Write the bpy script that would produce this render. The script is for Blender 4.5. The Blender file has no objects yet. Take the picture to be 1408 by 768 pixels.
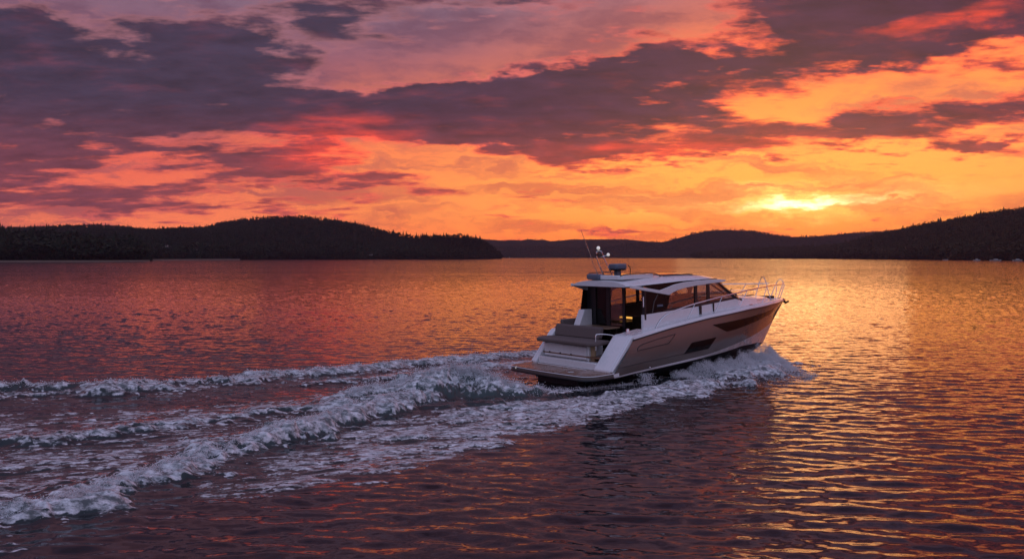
import bpy, bmesh, math, random
import numpy as np
from mathutils import Vector, Matrix
random.seed(7)
RS = np.random.RandomState(11)
PI = math.pi
scene = bpy.context.scene
COL = scene.collection

# ------------------------------------------------------------------ camera / layout numbers
F = 1202.0; HZ = 353.0; H = 3.742
PITCH = math.atan((384 - HZ) / F)
BX, BY, YAW, TRIM = 1.750, 26.454, 0.9020, 0.0260
HD = np.array([math.sin(YAW), math.cos(YAW)]); PT = np.array([-math.cos(YAW), math.sin(YAW)])

def wp(px, py):
    """point of the photograph -> point on the water plane"""
    d = np.array([(px - 704) / F, 1, -(py - 384) / F]); a = PITCH
    w = np.array([d[0], d[1]*math.cos(a) + d[2]*math.sin(a), -d[1]*math.sin(a) + d[2]*math.cos(a)])
    w = w * (-H / w[2]); return w[0], w[1]

def bw(x, y):
    p = np.array([BX, BY]) + x*HD + y*PT
    return p[0], p[1]

def lin(r, g, b):
    f = lambda c: ((c/255+0.055)/1.055)**2.4 if c > 10 else c/255/12.92
    return (f(r), f(g), f(b), 1)

def tag(o, label=None, cat=None, group=None, kind=None):
    if label: o['label'] = label
    if cat: o['category'] = cat
    if group: o['group'] = group
    if kind: o['kind'] = kind
    return o

def link_mesh(name, verts, faces, mat, parent=None, smooth=True, sharp=None):
    me = bpy.data.meshes.new(name)
    me.from_pydata([tuple(v) for v in verts], [], [tuple(f) for f in faces])
    me.update()
    if smooth:
        me.polygons.foreach_set('use_smooth', [True]*len(me.polygons))
        if sharp: me.set_sharp_from_angle(angle=math.radians(sharp))
    o = bpy.data.objects.new(name, me); COL.objects.link(o)
    if mat: me.materials.append(mat)
    if parent: o.parent = parent
    return o

def np_mesh(name, co, quads, mat, smooth=True, nv=4):
    me = bpy.data.meshes.new(name)
    n = len(quads)
    me.vertices.add(len(co)); me.vertices.foreach_set('co', np.ascontiguousarray(co, dtype=np.float32).ravel())
    me.loops.add(n*nv); me.loops.foreach_set('vertex_index', np.ascontiguousarray(quads, dtype=np.int32).ravel())
    me.polygons.add(n)
    me.polygons.foreach_set('loop_start', np.arange(0, n*nv, nv, dtype=np.int32))
    me.polygons.foreach_set('loop_total', np.full(n, nv, dtype=np.int32))
    me.polygons.foreach_set('use_smooth', np.full(n, smooth, dtype=bool))
    me.update(calc_edges=True)
    me.validate()
    o = bpy.data.objects.new(name, me); COL.objects.link(o)
    if mat: me.materials.append(mat)
    return o

def add_attr(o, name, arr):
    a = o.data.attributes.new(name, 'FLOAT', 'POINT')
    a.data.foreach_set('value', np.ascontiguousarray(arr, dtype=np.float32))

# ------------------------------------------------------------------ node helpers
class NT:
    def __init__(s, tree): s.t = tree; s.n = tree.nodes; s.l = tree.links
    def node(s, typ, **kw):
        n = s.n.new(typ)
        for k, v in kw.items(): setattr(n, k, v)
        return n
    def setin(s, sock, v):
        if hasattr(v, 'is_output') or isinstance(v, bpy.types.NodeSocket): s.l.new(v, sock)
        else: sock.default_value = v
    def math(s, op, a, b=None, c=None, clamp=False):
        n = s.node('ShaderNodeMath', operation=op); n.use_clamp = clamp
        s.setin(n.inputs[0], a)
        if b is not None: s.setin(n.inputs[1], b)
        if c is not None: s.setin(n.inputs[2], c)
        return n.outputs[0]
    def vmath(s, op, a, b=None, c=None):
        n = s.node('ShaderNodeVectorMath', operation=op)
        s.setin(n.inputs[0], a)
        if b is not None: s.setin(n.inputs[1], b)
        if c is not None: s.setin(n.inputs[2], c)
        return n.outputs['Value'] if op in ('LENGTH', 'DOT_PRODUCT', 'DISTANCE') else n.outputs[0]
    def rng(s, v, a, b, c=0.0, d=1.0, interp='SMOOTHSTEP'):
        n = s.node('ShaderNodeMapRange', interpolation_type=interp)
        s.setin(n.inputs[0], v); s.setin(n.inputs[1], a); s.setin(n.inputs[2], b)
        s.setin(n.inputs[3], c); s.setin(n.inputs[4], d)
        return n.outputs[0]
    def mix(s, f, a, b, blend='MIX'):
        n = s.node('ShaderNodeMix', data_type='RGBA', blend_type=blend)
        s.setin(n.inputs['Factor'], f)
        s.setin(n.inputs[6], a); s.setin(n.inputs[7], b)
        return n.outputs[2]
    def noise(s, vec, scale, detail=4, rough=0.55, dist=0.0, typ='FBM', dim='3D', lac=2.0):
        n = s.node('ShaderNodeTexNoise', noise_dimensions=dim, noise_type=typ)
        if vec is not None: s.l.new(vec, n.inputs['Vector'])
        n.inputs['Scale'].default_value = scale; n.inputs['Detail'].default_value = detail
        n.inputs['Roughness'].default_value = rough; n.inputs['Distortion'].default_value = dist
        n.inputs['Lacunarity'].default_value = lac
        return n
    def comb(s, x, y, z=0.0):
        n = s.node('ShaderNodeCombineXYZ')
        s.setin(n.inputs[0], x); s.setin(n.inputs[1], y); s.setin(n.inputs[2], z); return n.outputs[0]
    def ramp(s, fac, stops, interp='LINEAR'):
        n = s.node('ShaderNodeValToRGB'); n.color_ramp.interpolation = interp
        el = n.color_ramp.elements
        stops = sorted(stops)
        el[0].position, el[0].color = stops[0]
        el[1].position, el[1].color = stops[-1]
        for p, c in stops[1:-1]:
            e = el.new(p); e.color = c
        s.l.new(fac, n.inputs[0]); return n.outputs[0]

def new_mat(name):
    m = bpy.data.materials.new(name); m.use_nodes = True
    nt = NT(m.node_tree); b = m.node_tree.nodes['Principled BSDF']
    return m, nt, b

def pmat(name, col, rough=0.5, metal=0.0, coat=0.0, var=0.0, vscale=6.0, rvar=0.0, ior=1.45, bump=0.0, bscale=80.0, emit=None, estr=0.0):
    m, nt, b = new_mat(name)
    b.inputs['Roughness'].default_value = rough; b.inputs['Metallic'].default_value = metal
    b.inputs['Coat Weight'].default_value = coat; b.inputs['Coat Roughness'].default_value = 0.08
    b.inputs['IOR'].default_value = ior
    tc = nt.node('ShaderNodeTexCoord').outputs['Object']
    c = (col[0], col[1], col[2], 1)
    n = nt.noise(tc, vscale, 5, 0.6)
    lo = tuple(x*(1-var) for x in c[:3])+(1,); hi = tuple(min(1, x*(1+var)) for x in c[:3])+(1,)
    nt.l.new(nt.mix(n.outputs[0], lo, hi), b.inputs['Base Color'])
    if rvar: nt.l.new(nt.rng(n.outputs[0], 0.3, 0.7, max(0.02, rough-rvar), rough+rvar), b.inputs['Roughness'])
    if bump:
        n2 = nt.noise(tc, bscale, 3, 0.6)
        bp = nt.node('ShaderNodeBump'); bp.inputs['Strength'].default_value = bump; bp.inputs['Distance'].default_value = 0.01
        nt.l.new(n2.outputs[0], bp.inputs['Height']); nt.l.new(bp.outputs[0], b.inputs['Normal'])
    if emit: b.inputs['Emission Color'].default_value = (*emit, 1); b.inputs['Emission Strength'].default_value = estr
    return m

def glass_mat(name, tint, refl=1.0):
    m, nt, b = new_mat(name); nt.n.remove(b)
    out = nt.n['Material Output']
    tr = nt.node('ShaderNodeBsdfTransparent'); tr.inputs[0].default_value = (*tint, 1)
    gl = nt.node('ShaderNodeBsdfGlossy'); gl.inputs['Roughness'].default_value = 0.03
    fr = nt.node('ShaderNodeFresnel'); fr.inputs[0].default_value = 1.5
    mx = nt.node('ShaderNodeMixShader')
    nt.l.new(nt.math('MULTIPLY', fr.outputs[0], refl, clamp=True), mx.inputs[0])
    nt.l.new(tr.outputs[0], mx.inputs[1]); nt.l.new(gl.outputs[0], mx.inputs[2])
    nt.l.new(mx.outputs[0], out.inputs[0])
    return m

# ------------------------------------------------------------------ world: sunset sky
SUN_AZ, SUN_EL = math.radians(17.5), math.radians(4.0)
W = bpy.data.worlds.new("World"); scene.world = W; W.use_nodes = True
nt = NT(W.node_tree)
bg = W.node_tree.nodes['Background']
tc = nt.node('ShaderNodeTexCoord').outputs['Generated']
dirv = nt.vmath('NORMALIZE', tc)
sp = nt.node('ShaderNodeSeparateXYZ'); nt.l.new(dirv, sp.inputs[0]); dx, dy, dz = sp.outputs
az = nt.math('ARCTAN2', dx, dy); el = nt.math('ARCSINE', dz)
u = nt.math('MULTIPLY_ADD', az, 12.02, 7.04)          # hundreds of "picture" units
v = nt.math('MULTIPLY_ADD', el, -12.3, 3.53)
elc = nt.math('MAXIMUM', el, -0.02)
# plane-projected coordinates of a cloud layer
den = nt.math('ADD', nt.math('MAXIMUM', dz, 0.0), 0.16)
qx = nt.math('DIVIDE', dx, den); qy = nt.math('DIVIDE', dy, den)
Q = nt.comb(qx, qy, 0.0)
n_big = nt.noise(nt.vmath('MULTIPLY', Q, (.78, 1.15, 1.0)), 1.9, 10, 0.60, 0.08).outputs[0]
n_fine = nt.noise(nt.vmath('ADD', nt.vmath('MULTIPLY', Q, (.7, 1.15, 1.0)), (7.3, 2.1, 4.0)), 6.0, 8, 0.62, 0.1).outputs[0]
n_fine2 = nt.noise(nt.vmath('MULTIPLY', Q, (1.0, 1.3, 1.0)), 7.0, 7, 0.62, 0.1).outputs[0]
UV = nt.comb(u, v, 0.0)
SV = nt.vmath('MULTIPLY', UV, (0.50, 3.8, 1.0))
n_str = nt.noise(SV, 1.0, 9, 0.62, 0.15).outputs[0]
n_warp = nt.noise(nt.vmath('MULTIPLY', UV, (0.9, 2.2, 1.0)), 1.4, 8, 0.62).outputs[1]
UVW = nt.vmath('ADD', UV, nt.vmath('MULTIPLY', nt.vmath('SUBTRACT', n_warp, (0.5, 0.5, 0.5)), (1.7, 0.75, 0)))

def blob(cx, cy, rx, ry, rot=0.0, warp=True, soft=0.0):
    mp = nt.node('ShaderNodeMapping', vector_type='TEXTURE')
    nt.l.new(UVW if warp else UV, mp.inputs['Vector'])
    mp.inputs['Location'].default_value = (cx, cy, 0); mp.inputs['Rotation'].default_value = (0, 0, rot)
    mp.inputs['Scale'].default_value = (rx, ry, 1)
    L = nt.vmath('LENGTH', mp.outputs[0])
    return nt.rng(L, soft, 1.0, 1.0, 0.0)

def blobsum(lst, base):
    acc = base
    for (amp, cx, cy, rx, ry, rot) in lst:
        acc = nt.math('MULTIPLY_ADD', blob(cx, cy, rx*1.25, ry*1.25, math.radians(rot)), amp*.95, acc)
    return acc
# general cover: heavier overhead and to the left, opening toward the horizon
cov0 = nt.rng(v, 3.2, -0.3, 0.18, 0.46, 'LINEAR')
CL = [ # amp, cx, cy, rx, ry, rotation (y is down)
 (.62, 2.1, 1.35, 3.7, .85, 3), (.40, .6, .85, 1.6, .6, 8), (.30, 3.1, .75, 1.5, .4, 8), (.26, 3.9, 1.75, 2.0, .5, 6),
 (.62, 8.0, 1.55, 3.3, .68, -4), (.40, 8.2, .95, 1.7, .45, -10), (.34, 6.2, 1.25, 1.3, .35, -4), (.38, 9.6, 2.05, 2.6, .30, -2),
 (.72, 12.4, .55, 2.9, .85, -3),  (.35, 10.9, .1, 1.0, .5, 20),
 (.46, 12.2, 1.78, 2.7, .30, -5), (.42, 13.2, 2.11, 1.5, .10, -4), 
 (.40, 1.1, 2.55, 2.4, .45, 3), (.34, 4.5, 2.46, 2.2, .16, 2), (.26, 2.4, 2.85, 2.4, .13, 0), (.28, .6, 2.9, 1.8, .2, 0),
 (.30, 2.2, 2.2, 3.6, .5, 4), (.20, 4.9, 1.55, 1.6, .4, 0), (.22, 6.6, 1.75, 1.5, .3, 0),
 (.24, 9.5, .93, .7, .14, 0), (.25, 4.7, .25, 1.6, .4, 10), (.3, 2.2, 0.02, 1.5, .2, 0), (.25, 6.3, .72, .5, .12, 5),
 (.30, 7.9, 3.19, 1.1, .05, 0), (.20, 11.9, 3.13, .7, .04, 0), (.2, 9.8, 2.72, 1.4, .09, -3),
 (-.8, 17.3, 1.2, 4.0, 3.6, 0), (-.30, 7.4, .55, 2.2, .5, -8), (-.35, 12.0, 1.25, 2.4, .26, -6), (-.30, 6.0, 2.1, 1.4, .35, 8), (-.35, 2.3, 2.4, .8, .22, -5),
 (-.30, 5.0, 1.02, 1.2, .3, -10), (-.35, 1.3, .35, .5, .3, 10), (-.30, 9.5, .45, .9, .5, 60), (-.3, 11.0, 2.65, 3.5, .5, 0), (-.2, 5.5, .2, .8, .3, 0),
]
cov = blobsum(CL, cov0)
nsum = nt.math('MULTIPLY_ADD', nt.math('SUBTRACT', n_big, 0.5), 1.7, cov)
nsum = nt.math('MULTIPLY_ADD', nt.math('SUBTRACT', n_fine, 0.5), 1.25, nsum)
dens = nt.math('MULTIPLY_ADD', nt.math('SUBTRACT', n_str, 0.5), 0.85, nsum)
mask = nt.rng(dens, 0.28, 0.55)
core = nt.rng(dens, 0.38, 0.70)
# clear sky colour: one vertical ramp toward the sunset, one away from it
vf = nt.rng(v, 3.6, -9.0, 0.0, 1.0, 'LINEAR')
P = lambda y: (3.6 - y) / 12.6
rampR = nt.ramp(vf, [(P(3.6), lin(240,100,38)), (P(3.25), lin(248,120,42)), (P(2.9), lin(252,146,56)), (P(2.5), lin(252,146,60)), (P(2.1), lin(250,140,64)),
    (P(1.5), lin(248,130,62)), (P(.8), lin(244,122,68)), (P(0), lin(222,108,76)), (P(-1.3), lin(140,84,88)), (P(-3.2), lin(92,76,104)), (P(-9), lin(84,84,120))])
rampL = nt.ramp(vf, [(P(3.6), lin(236,112,62)), (P(3.2), lin(244,122,68)), (P(2.9), lin(234,110,70)), (P(2.5), lin(222,96,66)), (P(2.1), lin(208,82,64)), (P(1.5), lin(140,70,80)),
    (P(.8), lin(126,82,100)), (P(0), lin(118,96,116)), (P(-1.3), lin(156,116,134)), (P(-3.2), lin(130,108,140)), (P(-9), lin(84,84,120))])
hfac = nt.rng(nt.math('MULTIPLY_ADD', nt.math('SUBTRACT', n_big, .5), 2.5, nt.math('MULTIPLY_ADD', nt.math('MINIMUM', nt.math('SUBTRACT', v, 1.7), 0.0), 3.0, u)), 1.0, 8.6)
clear = nt.mix(hfac, rampL, rampR)
# far to either side the glow dies away
side = nt.rng(nt.math('ABSOLUTE', nt.math('SUBTRACT', u, 9.5)), 11.0, 20.0)
clear = nt.mix(side, clear, lin(104, 74, 100))
# the glow where the sun went down
g1 = blob(10.7, 2.80, 2.9, .34, math.radians(-2)); g2 = blob(11.0, 2.45, 7.0, 1.9, math.radians(-2), warp=False); g3 = blob(10.9, 2.84, 1.3, .12, math.radians(-3))
glow = nt.vmath('SCALE', (0.42, 0.30, 0.075)); glow.node.inputs['Scale'].default_value = 1.0
def scaled(col, fac):
    n = nt.node('ShaderNodeVectorMath', operation='SCALE'); n.inputs[0].default_value = col; nt.l.new(fac, n.inputs['Scale']); return n.outputs[0]
strm = nt.rng(n_str, 0.35, 0.62)
add = nt.vmath('ADD', scaled((0.24, 0.105, 0.008), g2), scaled((0.55, 0.52, 0.13), nt.math('MULTIPLY', g1, nt.math('MULTIPLY_ADD', strm, .75, .25))))
add = nt.vmath('ADD', add, scaled((1.2, 1.4, 0.9), nt.math('MULTIPLY', g3, strm)))
clear = nt.vmath('ADD', clear, add)
# clouds: lit from below at their thin edges, dark plum where thick
edgeR = lin(216, 78, 50)
lowe = nt.rng(v, 1.5, 2.3)
edge = nt.mix(hfac, nt.mix(lowe, lin(128, 82, 90), lin(184, 76, 62)), edgeR)
redspot = nt.math('MAXIMUM', blob(9.3, 2.02, 2.6, .26, math.radians(-3)), nt.math('MAXIMUM', blob(4.6, 2.0, 1.5, .6, math.radians(-6)), blob(12.6, .62, 1.4, .2, math.radians(-6))))
edge = nt.mix(nt.math('MULTIPLY', redspot, .8), edge, lin(240, 70, 40))
en = nt.node('ShaderNodeVectorMath', operation='SCALE'); nt.l.new(edge, en.inputs[0]); en.inputs['Scale'].default_value = 1.35; edge = en.outputs[0]
lowc = nt.rng(v, 1.4, 3.1)
coreR = nt.mix(lowc, lin(60, 31, 54), lin(176, 74, 52)); coreL = nt.mix(lowc, lin(50, 42, 62), lin(122, 54, 58))
corec = nt.mix(hfac, coreL, coreR)
corec = nt.mix(nt.rng(nt.math('ADD', n_fine, nt.math('MULTIPLY', redspot, .22)), .5, .85, 0, .75), corec, nt.mix(hfac, lin(112, 56, 72), lin(150, 50, 50)))
corec = nt.mix(nt.math('MULTIPLY', redspot, nt.rng(n_str, .42, .62, .1, .8)), corec, lin(222, 62, 40))
corec = nt.mix(nt.rng(v, .3, -1.6), corec, lin(92, 70, 90))
shade = nt.rng(nt.math('ADD', nt.math('MULTIPLY', n_fine2, .6), nt.math('MULTIPLY', n_str, .4)), .34, .66, .62, 1.5, 'LINEAR')
cn = nt.node('ShaderNodeVectorMath', operation='SCALE'); nt.l.new(nt.mix(core, edge, corec), cn.inputs[0]); nt.l.new(shade, cn.inputs['Scale'])
cloud = cn.outputs[0]
# thin ragged veils between the big banks, streaky low down
n_v = nt.noise(nt.vmath('ADD', nt.vmath('MULTIPLY', UVW, (.42, 3.4, 1)), (3.1, 7.7, 2.0)), 1.1, 8, .58, .05).outputs[0]
n_v2 = nt.noise(nt.vmath('ADD', Q, (1.3, 9.1, 6.0)), 3.0, 9, .64, .1).outputs[0]
vsel = nt.rng(v, 1.2, 2.6)
vn = nt.math('ADD', nt.math('MULTIPLY', n_v, nt.math('MULTIPLY_ADD', vsel, .6, .4)), nt.math('MULTIPLY', n_v2, nt.math('MULTIPLY_ADD', vsel, -.6, .6)))
veil = nt.math('MULTIPLY', nt.rng(vn, .43, .63), nt.mix(hfac, (.85, .85, .85, 1), (.72, .72, .72, 1)))
veilcol = nt.mix(hfac, nt.mix(lowc, lin(98, 66, 86), lin(142, 64, 68)), nt.mix(lowc, lin(150, 74, 72), lin(206, 92, 46)))
clear = nt.mix(veil, clear, veilcol)
gn = nt.node('ShaderNodeVectorMath', operation='SCALE'); nt.l.new(clear, gn.inputs[0]); nt.l.new(nt.rng(v, 0.0, 2.3, 1.0, 1.24), gn.inputs['Scale'])
skyc = nt.mix(mask, gn.outputs[0], cloud)
# the dusk sky behind the camera and overhead is clear and blue
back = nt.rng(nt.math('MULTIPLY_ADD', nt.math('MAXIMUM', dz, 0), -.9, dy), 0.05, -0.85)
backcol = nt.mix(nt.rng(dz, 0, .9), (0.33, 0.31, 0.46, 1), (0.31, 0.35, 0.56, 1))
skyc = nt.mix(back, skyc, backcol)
skyc = nt.mix(nt.rng(dz, 0.0, -0.06), skyc, (0.02, 0.018, 0.022, 1))
bg.inputs['Strength'].default_value = 1.0
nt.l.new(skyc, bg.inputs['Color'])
nish = nt.node('ShaderNodeTexSky', sky_type='NISHITA'); nish.sun_disc = False
nish.sun_elevation = SUN_EL; nish.sun_rotation = SUN_AZ; nish.air_density = 1.4; nish.dust_density = 3.0
bg2 = nt.node('ShaderNodeBackground'); bg2.inputs['Strength'].default_value = 0.003
nt.l.new(nish.outputs[0], bg2.inputs[0])
ad = nt.node('ShaderNodeAddShader'); nt.l.new(bg.outputs[0], ad.inputs[0]); nt.l.new(bg2.outputs[0], ad.inputs[1])
nt.l.new(ad.outputs[0], W.node_tree.nodes['World Output'].inputs[0])

sd = bpy.data.lights.new('sun', 'SUN'); sd.energy = 0.035; sd.angle = math.radians(14); sd.color = (1, .55, .25)
so = bpy.data.objects.new('sun', sd); COL.objects.link(so)
sv = Vector((math.sin(SUN_AZ)*math.cos(SUN_EL), math.cos(SUN_AZ)*math.cos(SUN_EL), math.sin(SUN_EL)))
so.rotation_euler = sv.to_track_quat('Z', 'Y').to_euler()

# ------------------------------------------------------------------ numpy noise tiles
def tile(n, L, lo, hi, p, seed, direc=None, spread=2.0):
    """periodic random field with wavelengths lo..hi metres on an L metre tile; returns unit-variance array"""
    r = np.random.RandomState(seed)
    k = np.fft.fftfreq(n, L/n)
    kx, ky = np.meshgrid(k, k, indexing='ij'); kk = np.hypot(kx, ky) + 1e-9
    lam = 1/kk
    A = kk**(-p) * (1/(1+(lam/hi)**6)) * (1/(1+(lo/lam)**6)); A[0, 0] = 0
    if direc is not None:
        c = np.abs((kx*math.cos(direc)+ky*math.sin(direc))/kk); A = A*(c**spread + 0.04)
    g = np.fft.ifft2(A*np.exp(2j*PI*r.rand(n, n))*np.sqrt(-np.log(r.rand(n, n)+1e-12))).real
    return (g/g.std()).astype(np.float32)

def samp(T, x, y, L):
    n = T.shape[0]
    fx = (np.asarray(x)/L*n) % n; fy = (np.asarray(y)/L*n) % n
    i = fx.astype(int) % n; j = fy.astype(int) % n; a = fx-np.floor(fx); b = fy-np.floor(fy)
    i1 = (i+1) % n; j1 = (j+1) % n
    return (T[i, j]*(1-a)*(1-b)+T[i1, j]*a*(1-b)+T[i, j1]*(1-a)*b+T[i1, j1]*a*b)

def slope_rms(T, L):
    gx = np.diff(T, axis=0)*T.shape[0]/L; gy = np.diff(T, axis=1)*T.shape[0]/L
    return math.sqrt((gx**2).mean()+(gy**2).mean())
sstep = lambda a, b, x: (lambda t: t*t*(3-2*t))(np.clip((x-a)/(b-a), 0, 1))

# ------------------------------------------------------------------ water surface grid (finer close by, 360 degrees round)
ys = np.concatenate([np.arange(353.6, 362, 0.35), np.arange(362, 820, 0.55), np.arange(820, 1400, 12), [1800, 2600, 5000]])
dist = F*H/(ys-HZ)*1.0
dist = np.concatenate([[12000.0], dist, [0.5]])
a_in = np.arange(-33.5, 33.5, 0.056)
a_out = np.concatenate([np.arange(-180, -34, 3.0), a_in, np.arange(34, 178, 3.0)])
az_ = np.radians(a_out); NA, ND = len(az_), len(dist)
DD, AA = np.meshgrid(dist, az_, indexing='ij')
X = (DD*np.sin(AA)).ravel(); Y = (DD*np.cos(AA)).ravel(); D = DD.ravel()

TW1 = tile(1024, 53.0, .24, 1.15, 1.9, 1, direc=math.radians(84), spread=3.2)
TW2 = tile(1024, 17.0, .16, .60, 2.1, 2, direc=math.radians(97), spread=2.0)
s1, s2 = slope_rms(TW1, 53.0), slope_rms(TW2, 17.0)
fade1 = 1-sstep(70, 260, D); fade2 = 1-sstep(22, 60, D)
Lp = tile(256, 260.0, 18, 120, 1.6, 3)
patch = 1+.28*samp(Lp, X*0.45, Y, 260.0)
patch = np.clip(patch, .45, 1.7)
w1 = samp(TW1, X, Y, 53.0); w2 = samp(TW2, X, Y, 17.0)
Z = (0.158/s1*w1*fade1*patch + 0.06/s2*w2*fade2*patch)
unres = 1-fade1*0.999

# ---- wake
def polydist(x, y, pts):
    """signed distance to a polyline (positive toward the camera/right of travel) and parameter 0..n-1"""
    best = np.full(x.shape, 1e9); sg = np.zeros(x.shape); tt = np.zeros(x.shape)
    for i in range(len(pts)-1):
        ax, ay = pts[i]; bx, by = pts[i+1]; ex, ey = bx-ax, by-ay; l2 = ex*ex+ey*ey
        t = np.clip(((x-ax)*ex+(y-ay)*ey)/l2, 0, 1)
        qx_, qy_ = x-(ax+t*ex), y-(ay+t*ey); d = np.hypot(qx_, qy_)
        cr = ex*qy_-ey*qx_
        m = d < best
        best[m] = d[m]; sg[m] = np.where(cr[m] > 0, 1, -1); tt[m] = i+t[m]
    return best*sg, tt

def ipoly(x, y, pts):
    inside = np.zeros(x.shape, bool); n = len(pts)
    for i in range(n):
        x1, y1 = pts[i]; x2, y2 = pts[(i+1) % n]
        c = ((y1 > y) != (y2 > y)) & (x < (x2-x1)*(y-y1)/(y2-y1+1e-12)+x1)
        inside ^= c
    return inside

sel = np.where((D > 6) & (D < 60) & (np.abs(AA.ravel()) < math.radians(33.6)))[0]
x, y = X[sel], Y[sel]
N1 = tile(1024, 24.0, .5, 3.0, 1.6, 21); N2 = tile(1024, 12.0, .16, .8, 1.5, 22); N3 = tile(1024, 6.0, .05, .3, 1.3, 23)
# noise stretched along the boat's track
ca, sa = math.cos(0.35), math.sin(0.35)      # wake direction in world ~ mid of the bands
al = x*ca+y*sa; ac = -x*sa+y*ca
n1 = samp(N1, al*.55, ac*1.2, 24.0); n2 = samp(N2, al*.42, ac*1.25, 12.0); n3 = samp(N3, al*.5, ac*1.2, 6.0)
n1i = samp(N1, x+5, y, 24.0); n2i = samp(N2, x, y+3, 12.0); n3i = samp(N3, x, y, 6.0)
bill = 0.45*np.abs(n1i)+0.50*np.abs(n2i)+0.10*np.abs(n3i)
xw = x+.22*n1i+.07*n2i; yw = y+.22*n1+.07*n2
hh = np.zeros_like(x); foam = np.zeros_like(x); aer = np.zeros_like(x); rough_ = np.zeros_like(x)

def ridge(pix, heights, wf, wb, foamf, foamb, fden, lump=0.0, hn=.15, aerate=0.0, boat=False, hs_=.72):
    """pix: points from left to right; heights, densities per point"""
    global hh, foam, aer
    pts = [bw(*p) for p in pix] if boat else [wp(*p) for p in pix]
    # order so that positive side is toward the camera
    s, t = polydist(xw, yw, pts)
    s = -s
    idx = np.arange(len(pts))
    hgt = np.interp(t, idx, heights)*hs_; den_ = np.interp(t, idx, fden)
    WF = np.interp(t, idx, wf) if hasattr(wf, '__len__') else wf
    WB = np.interp(t, idx, wb) if hasattr(wb, '__len__') else wb
    w = np.where(s > 0, WF, WB)
    prof = np.exp(-(np.abs(s)/w)**2)
    hloc = hgt*(1+hn*samp(N1, t*2.3+7, np.zeros_like(t), 24.0))
    hh += hloc*prof
    ff = np.interp(t, idx, foamf) if hasattr(foamf, '__len__') else foamf
    fb = np.interp(t, idx, foamb) if hasattr(foamb, '__len__') else foamb
    fw = np.where(s > 0, ff, fb)
    fo = den_*np.exp(-(np.abs(s)/fw)**3)
    foam = np.maximum(foam, fo)
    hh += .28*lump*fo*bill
    aer = np.maximum(aer, aerate*np.exp(-(np.abs(s)/(w*2.0))**2)*np.clip(hgt/.3, 0, 1))

# near breaking crest (front foot is what the photo shows; crest sits behind it)
ridge([(-260,812),(-60,748),(0,716),(85,700),(141,678),(200,660),(243,647),(299,630),(342,614),(384,602),(427,592),(483,576),(530,563),(575,553),(620,551)],
      [.16,.17,.18,.19,.20,.22,.24,.28,.31,.35,.40,.38,.34,.28,.08], .44, .65, .55, [.5,.5,.5,.5,.5,.5,.52,.55,.55,.55,.55,.52,.5,.4,.2],
      [.9,.9,.95,.95,.95,.95,1,1,1,1,1,.95,.9,.75,.1], lump=.075, aerate=.8)
# rooster tail behind the transom
ridge([(430,566),(480,556),(540,546),(590,542),(620,541),(642,540),(665,541),(700,543),(735,543),(765,540)],
      [.10,.22,.36,.52,.62,.72,.60,.34,.14,.03], .62, .5, [.5,.5,.5,.5,.55,.6,.6,.5,.3,.2], .65, [.7,.8,.88,.9,.92,.95,.92,.85,.8,.6], lump=.06, hn=.10, aerate=1.0, hs_=1.0)
# glassy swell that joins the tail and the near crest
ridge([(560,566),(610,562),(660,558),(720,552)], [.10,.16,.14,.02], .7, .5, .1, .1, [0,0,0,0], aerate=.8)
# far wake wave (port side)
ridge([(-220,548),(-80,545),(0,541),(85,539),(171,536),(256,532),(299,529),(363,520),(427,515),(500,508),(570,500),(650,494),(730,488),(800,484)],
      [.34,.34,.33,.33,.33,.31,.30,.28,.26,.24,.24,.24,.22,.10], [1.1,1.1,1.1,1.05,1.0,.95,.9,.8,.7,.6,.6,.5,.5,.5], .5,
      [1.6,1.6,1.6,1.5,1.4,1.3,1.2,1.0,.95,.9,.9,.8,.8,.6], .30, [.50,.52,.54,.54,.56,.60,.66,.74,.80,.84,.86,.86,.86,.6], lump=.045, aerate=.35)
# middle band
ridge([(-200,640),(-60,622),(0,612),(80,603),(170,592),(240,583),(300,577),(370,568),(440,558),(500,546)],
      [.12,.14,.15,.15,.16,.16,.16,.15,.14,.1], .5, .5, [.55,.55,.55,.55,.6,.65,.6,.5,.45,.4], .55, [.5,.5,.52,.54,.6,.62,.6,.6,.64,.6], lump=.05, aerate=.7)
ridge([(420,528),(480,524),(560,517),(640,512),(700,508)], [.10,.12,.12,.1,.03], .4, .4, .4, .4, [.5,.55,.5,.4,.2], lump=.05, aerate=.4)
# left infill streaks
def fill(pix, den_, feather=.5, boat=False):
    global foam
    pts = [bw(*p) for p in pix] if boat else [wp(*p) for p in pix]
    ins = ipoly(xw, yw, pts)
    s, t = polydist(xw, yw, pts+[pts[0]])
    m = np.where(ins, sstep(0, feather, np.abs(s)), 0)
    foam = np.maximum(foam, den_*m)
    return m
fill([(-300,700),(-300,560),(0,566),(171,562),(300,556),(420,540),(560,530),(560,556),(430,575),(300,608),(140,655),(0,700)], .36, .6)
fill([(-300,790),(-300,650),(0,626),(240,600),(420,580),(440,590),(300,620),(140,668),(0,712)], .46, .7)
# foam sheet thrown off the starboard side and left behind
mS = fill([(1070,510),(1006,538),(945,550),(870,567),(820,585),(768,595),(720,604),(682,617),(648,627),(605,640),(530,658),(430,672),(330,690),(240,700),(260,672),(340,640),(430,606),(500,584),(600,566),(700,553),(780,546),(840,540),(880,530),(920,505),(1000,470)], .45, .40)
lx0 = (x-BX)*HD[0]+(y-BY)*HD[1]; dn = sstep(-12, -1, lx0)
foam = np.where(mS > 0, np.maximum(foam, mS*(.20+.30*sstep(-13.5, -9, lx0)+.26*dn)), foam)
hh += .03*mS*bill*dn
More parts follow.
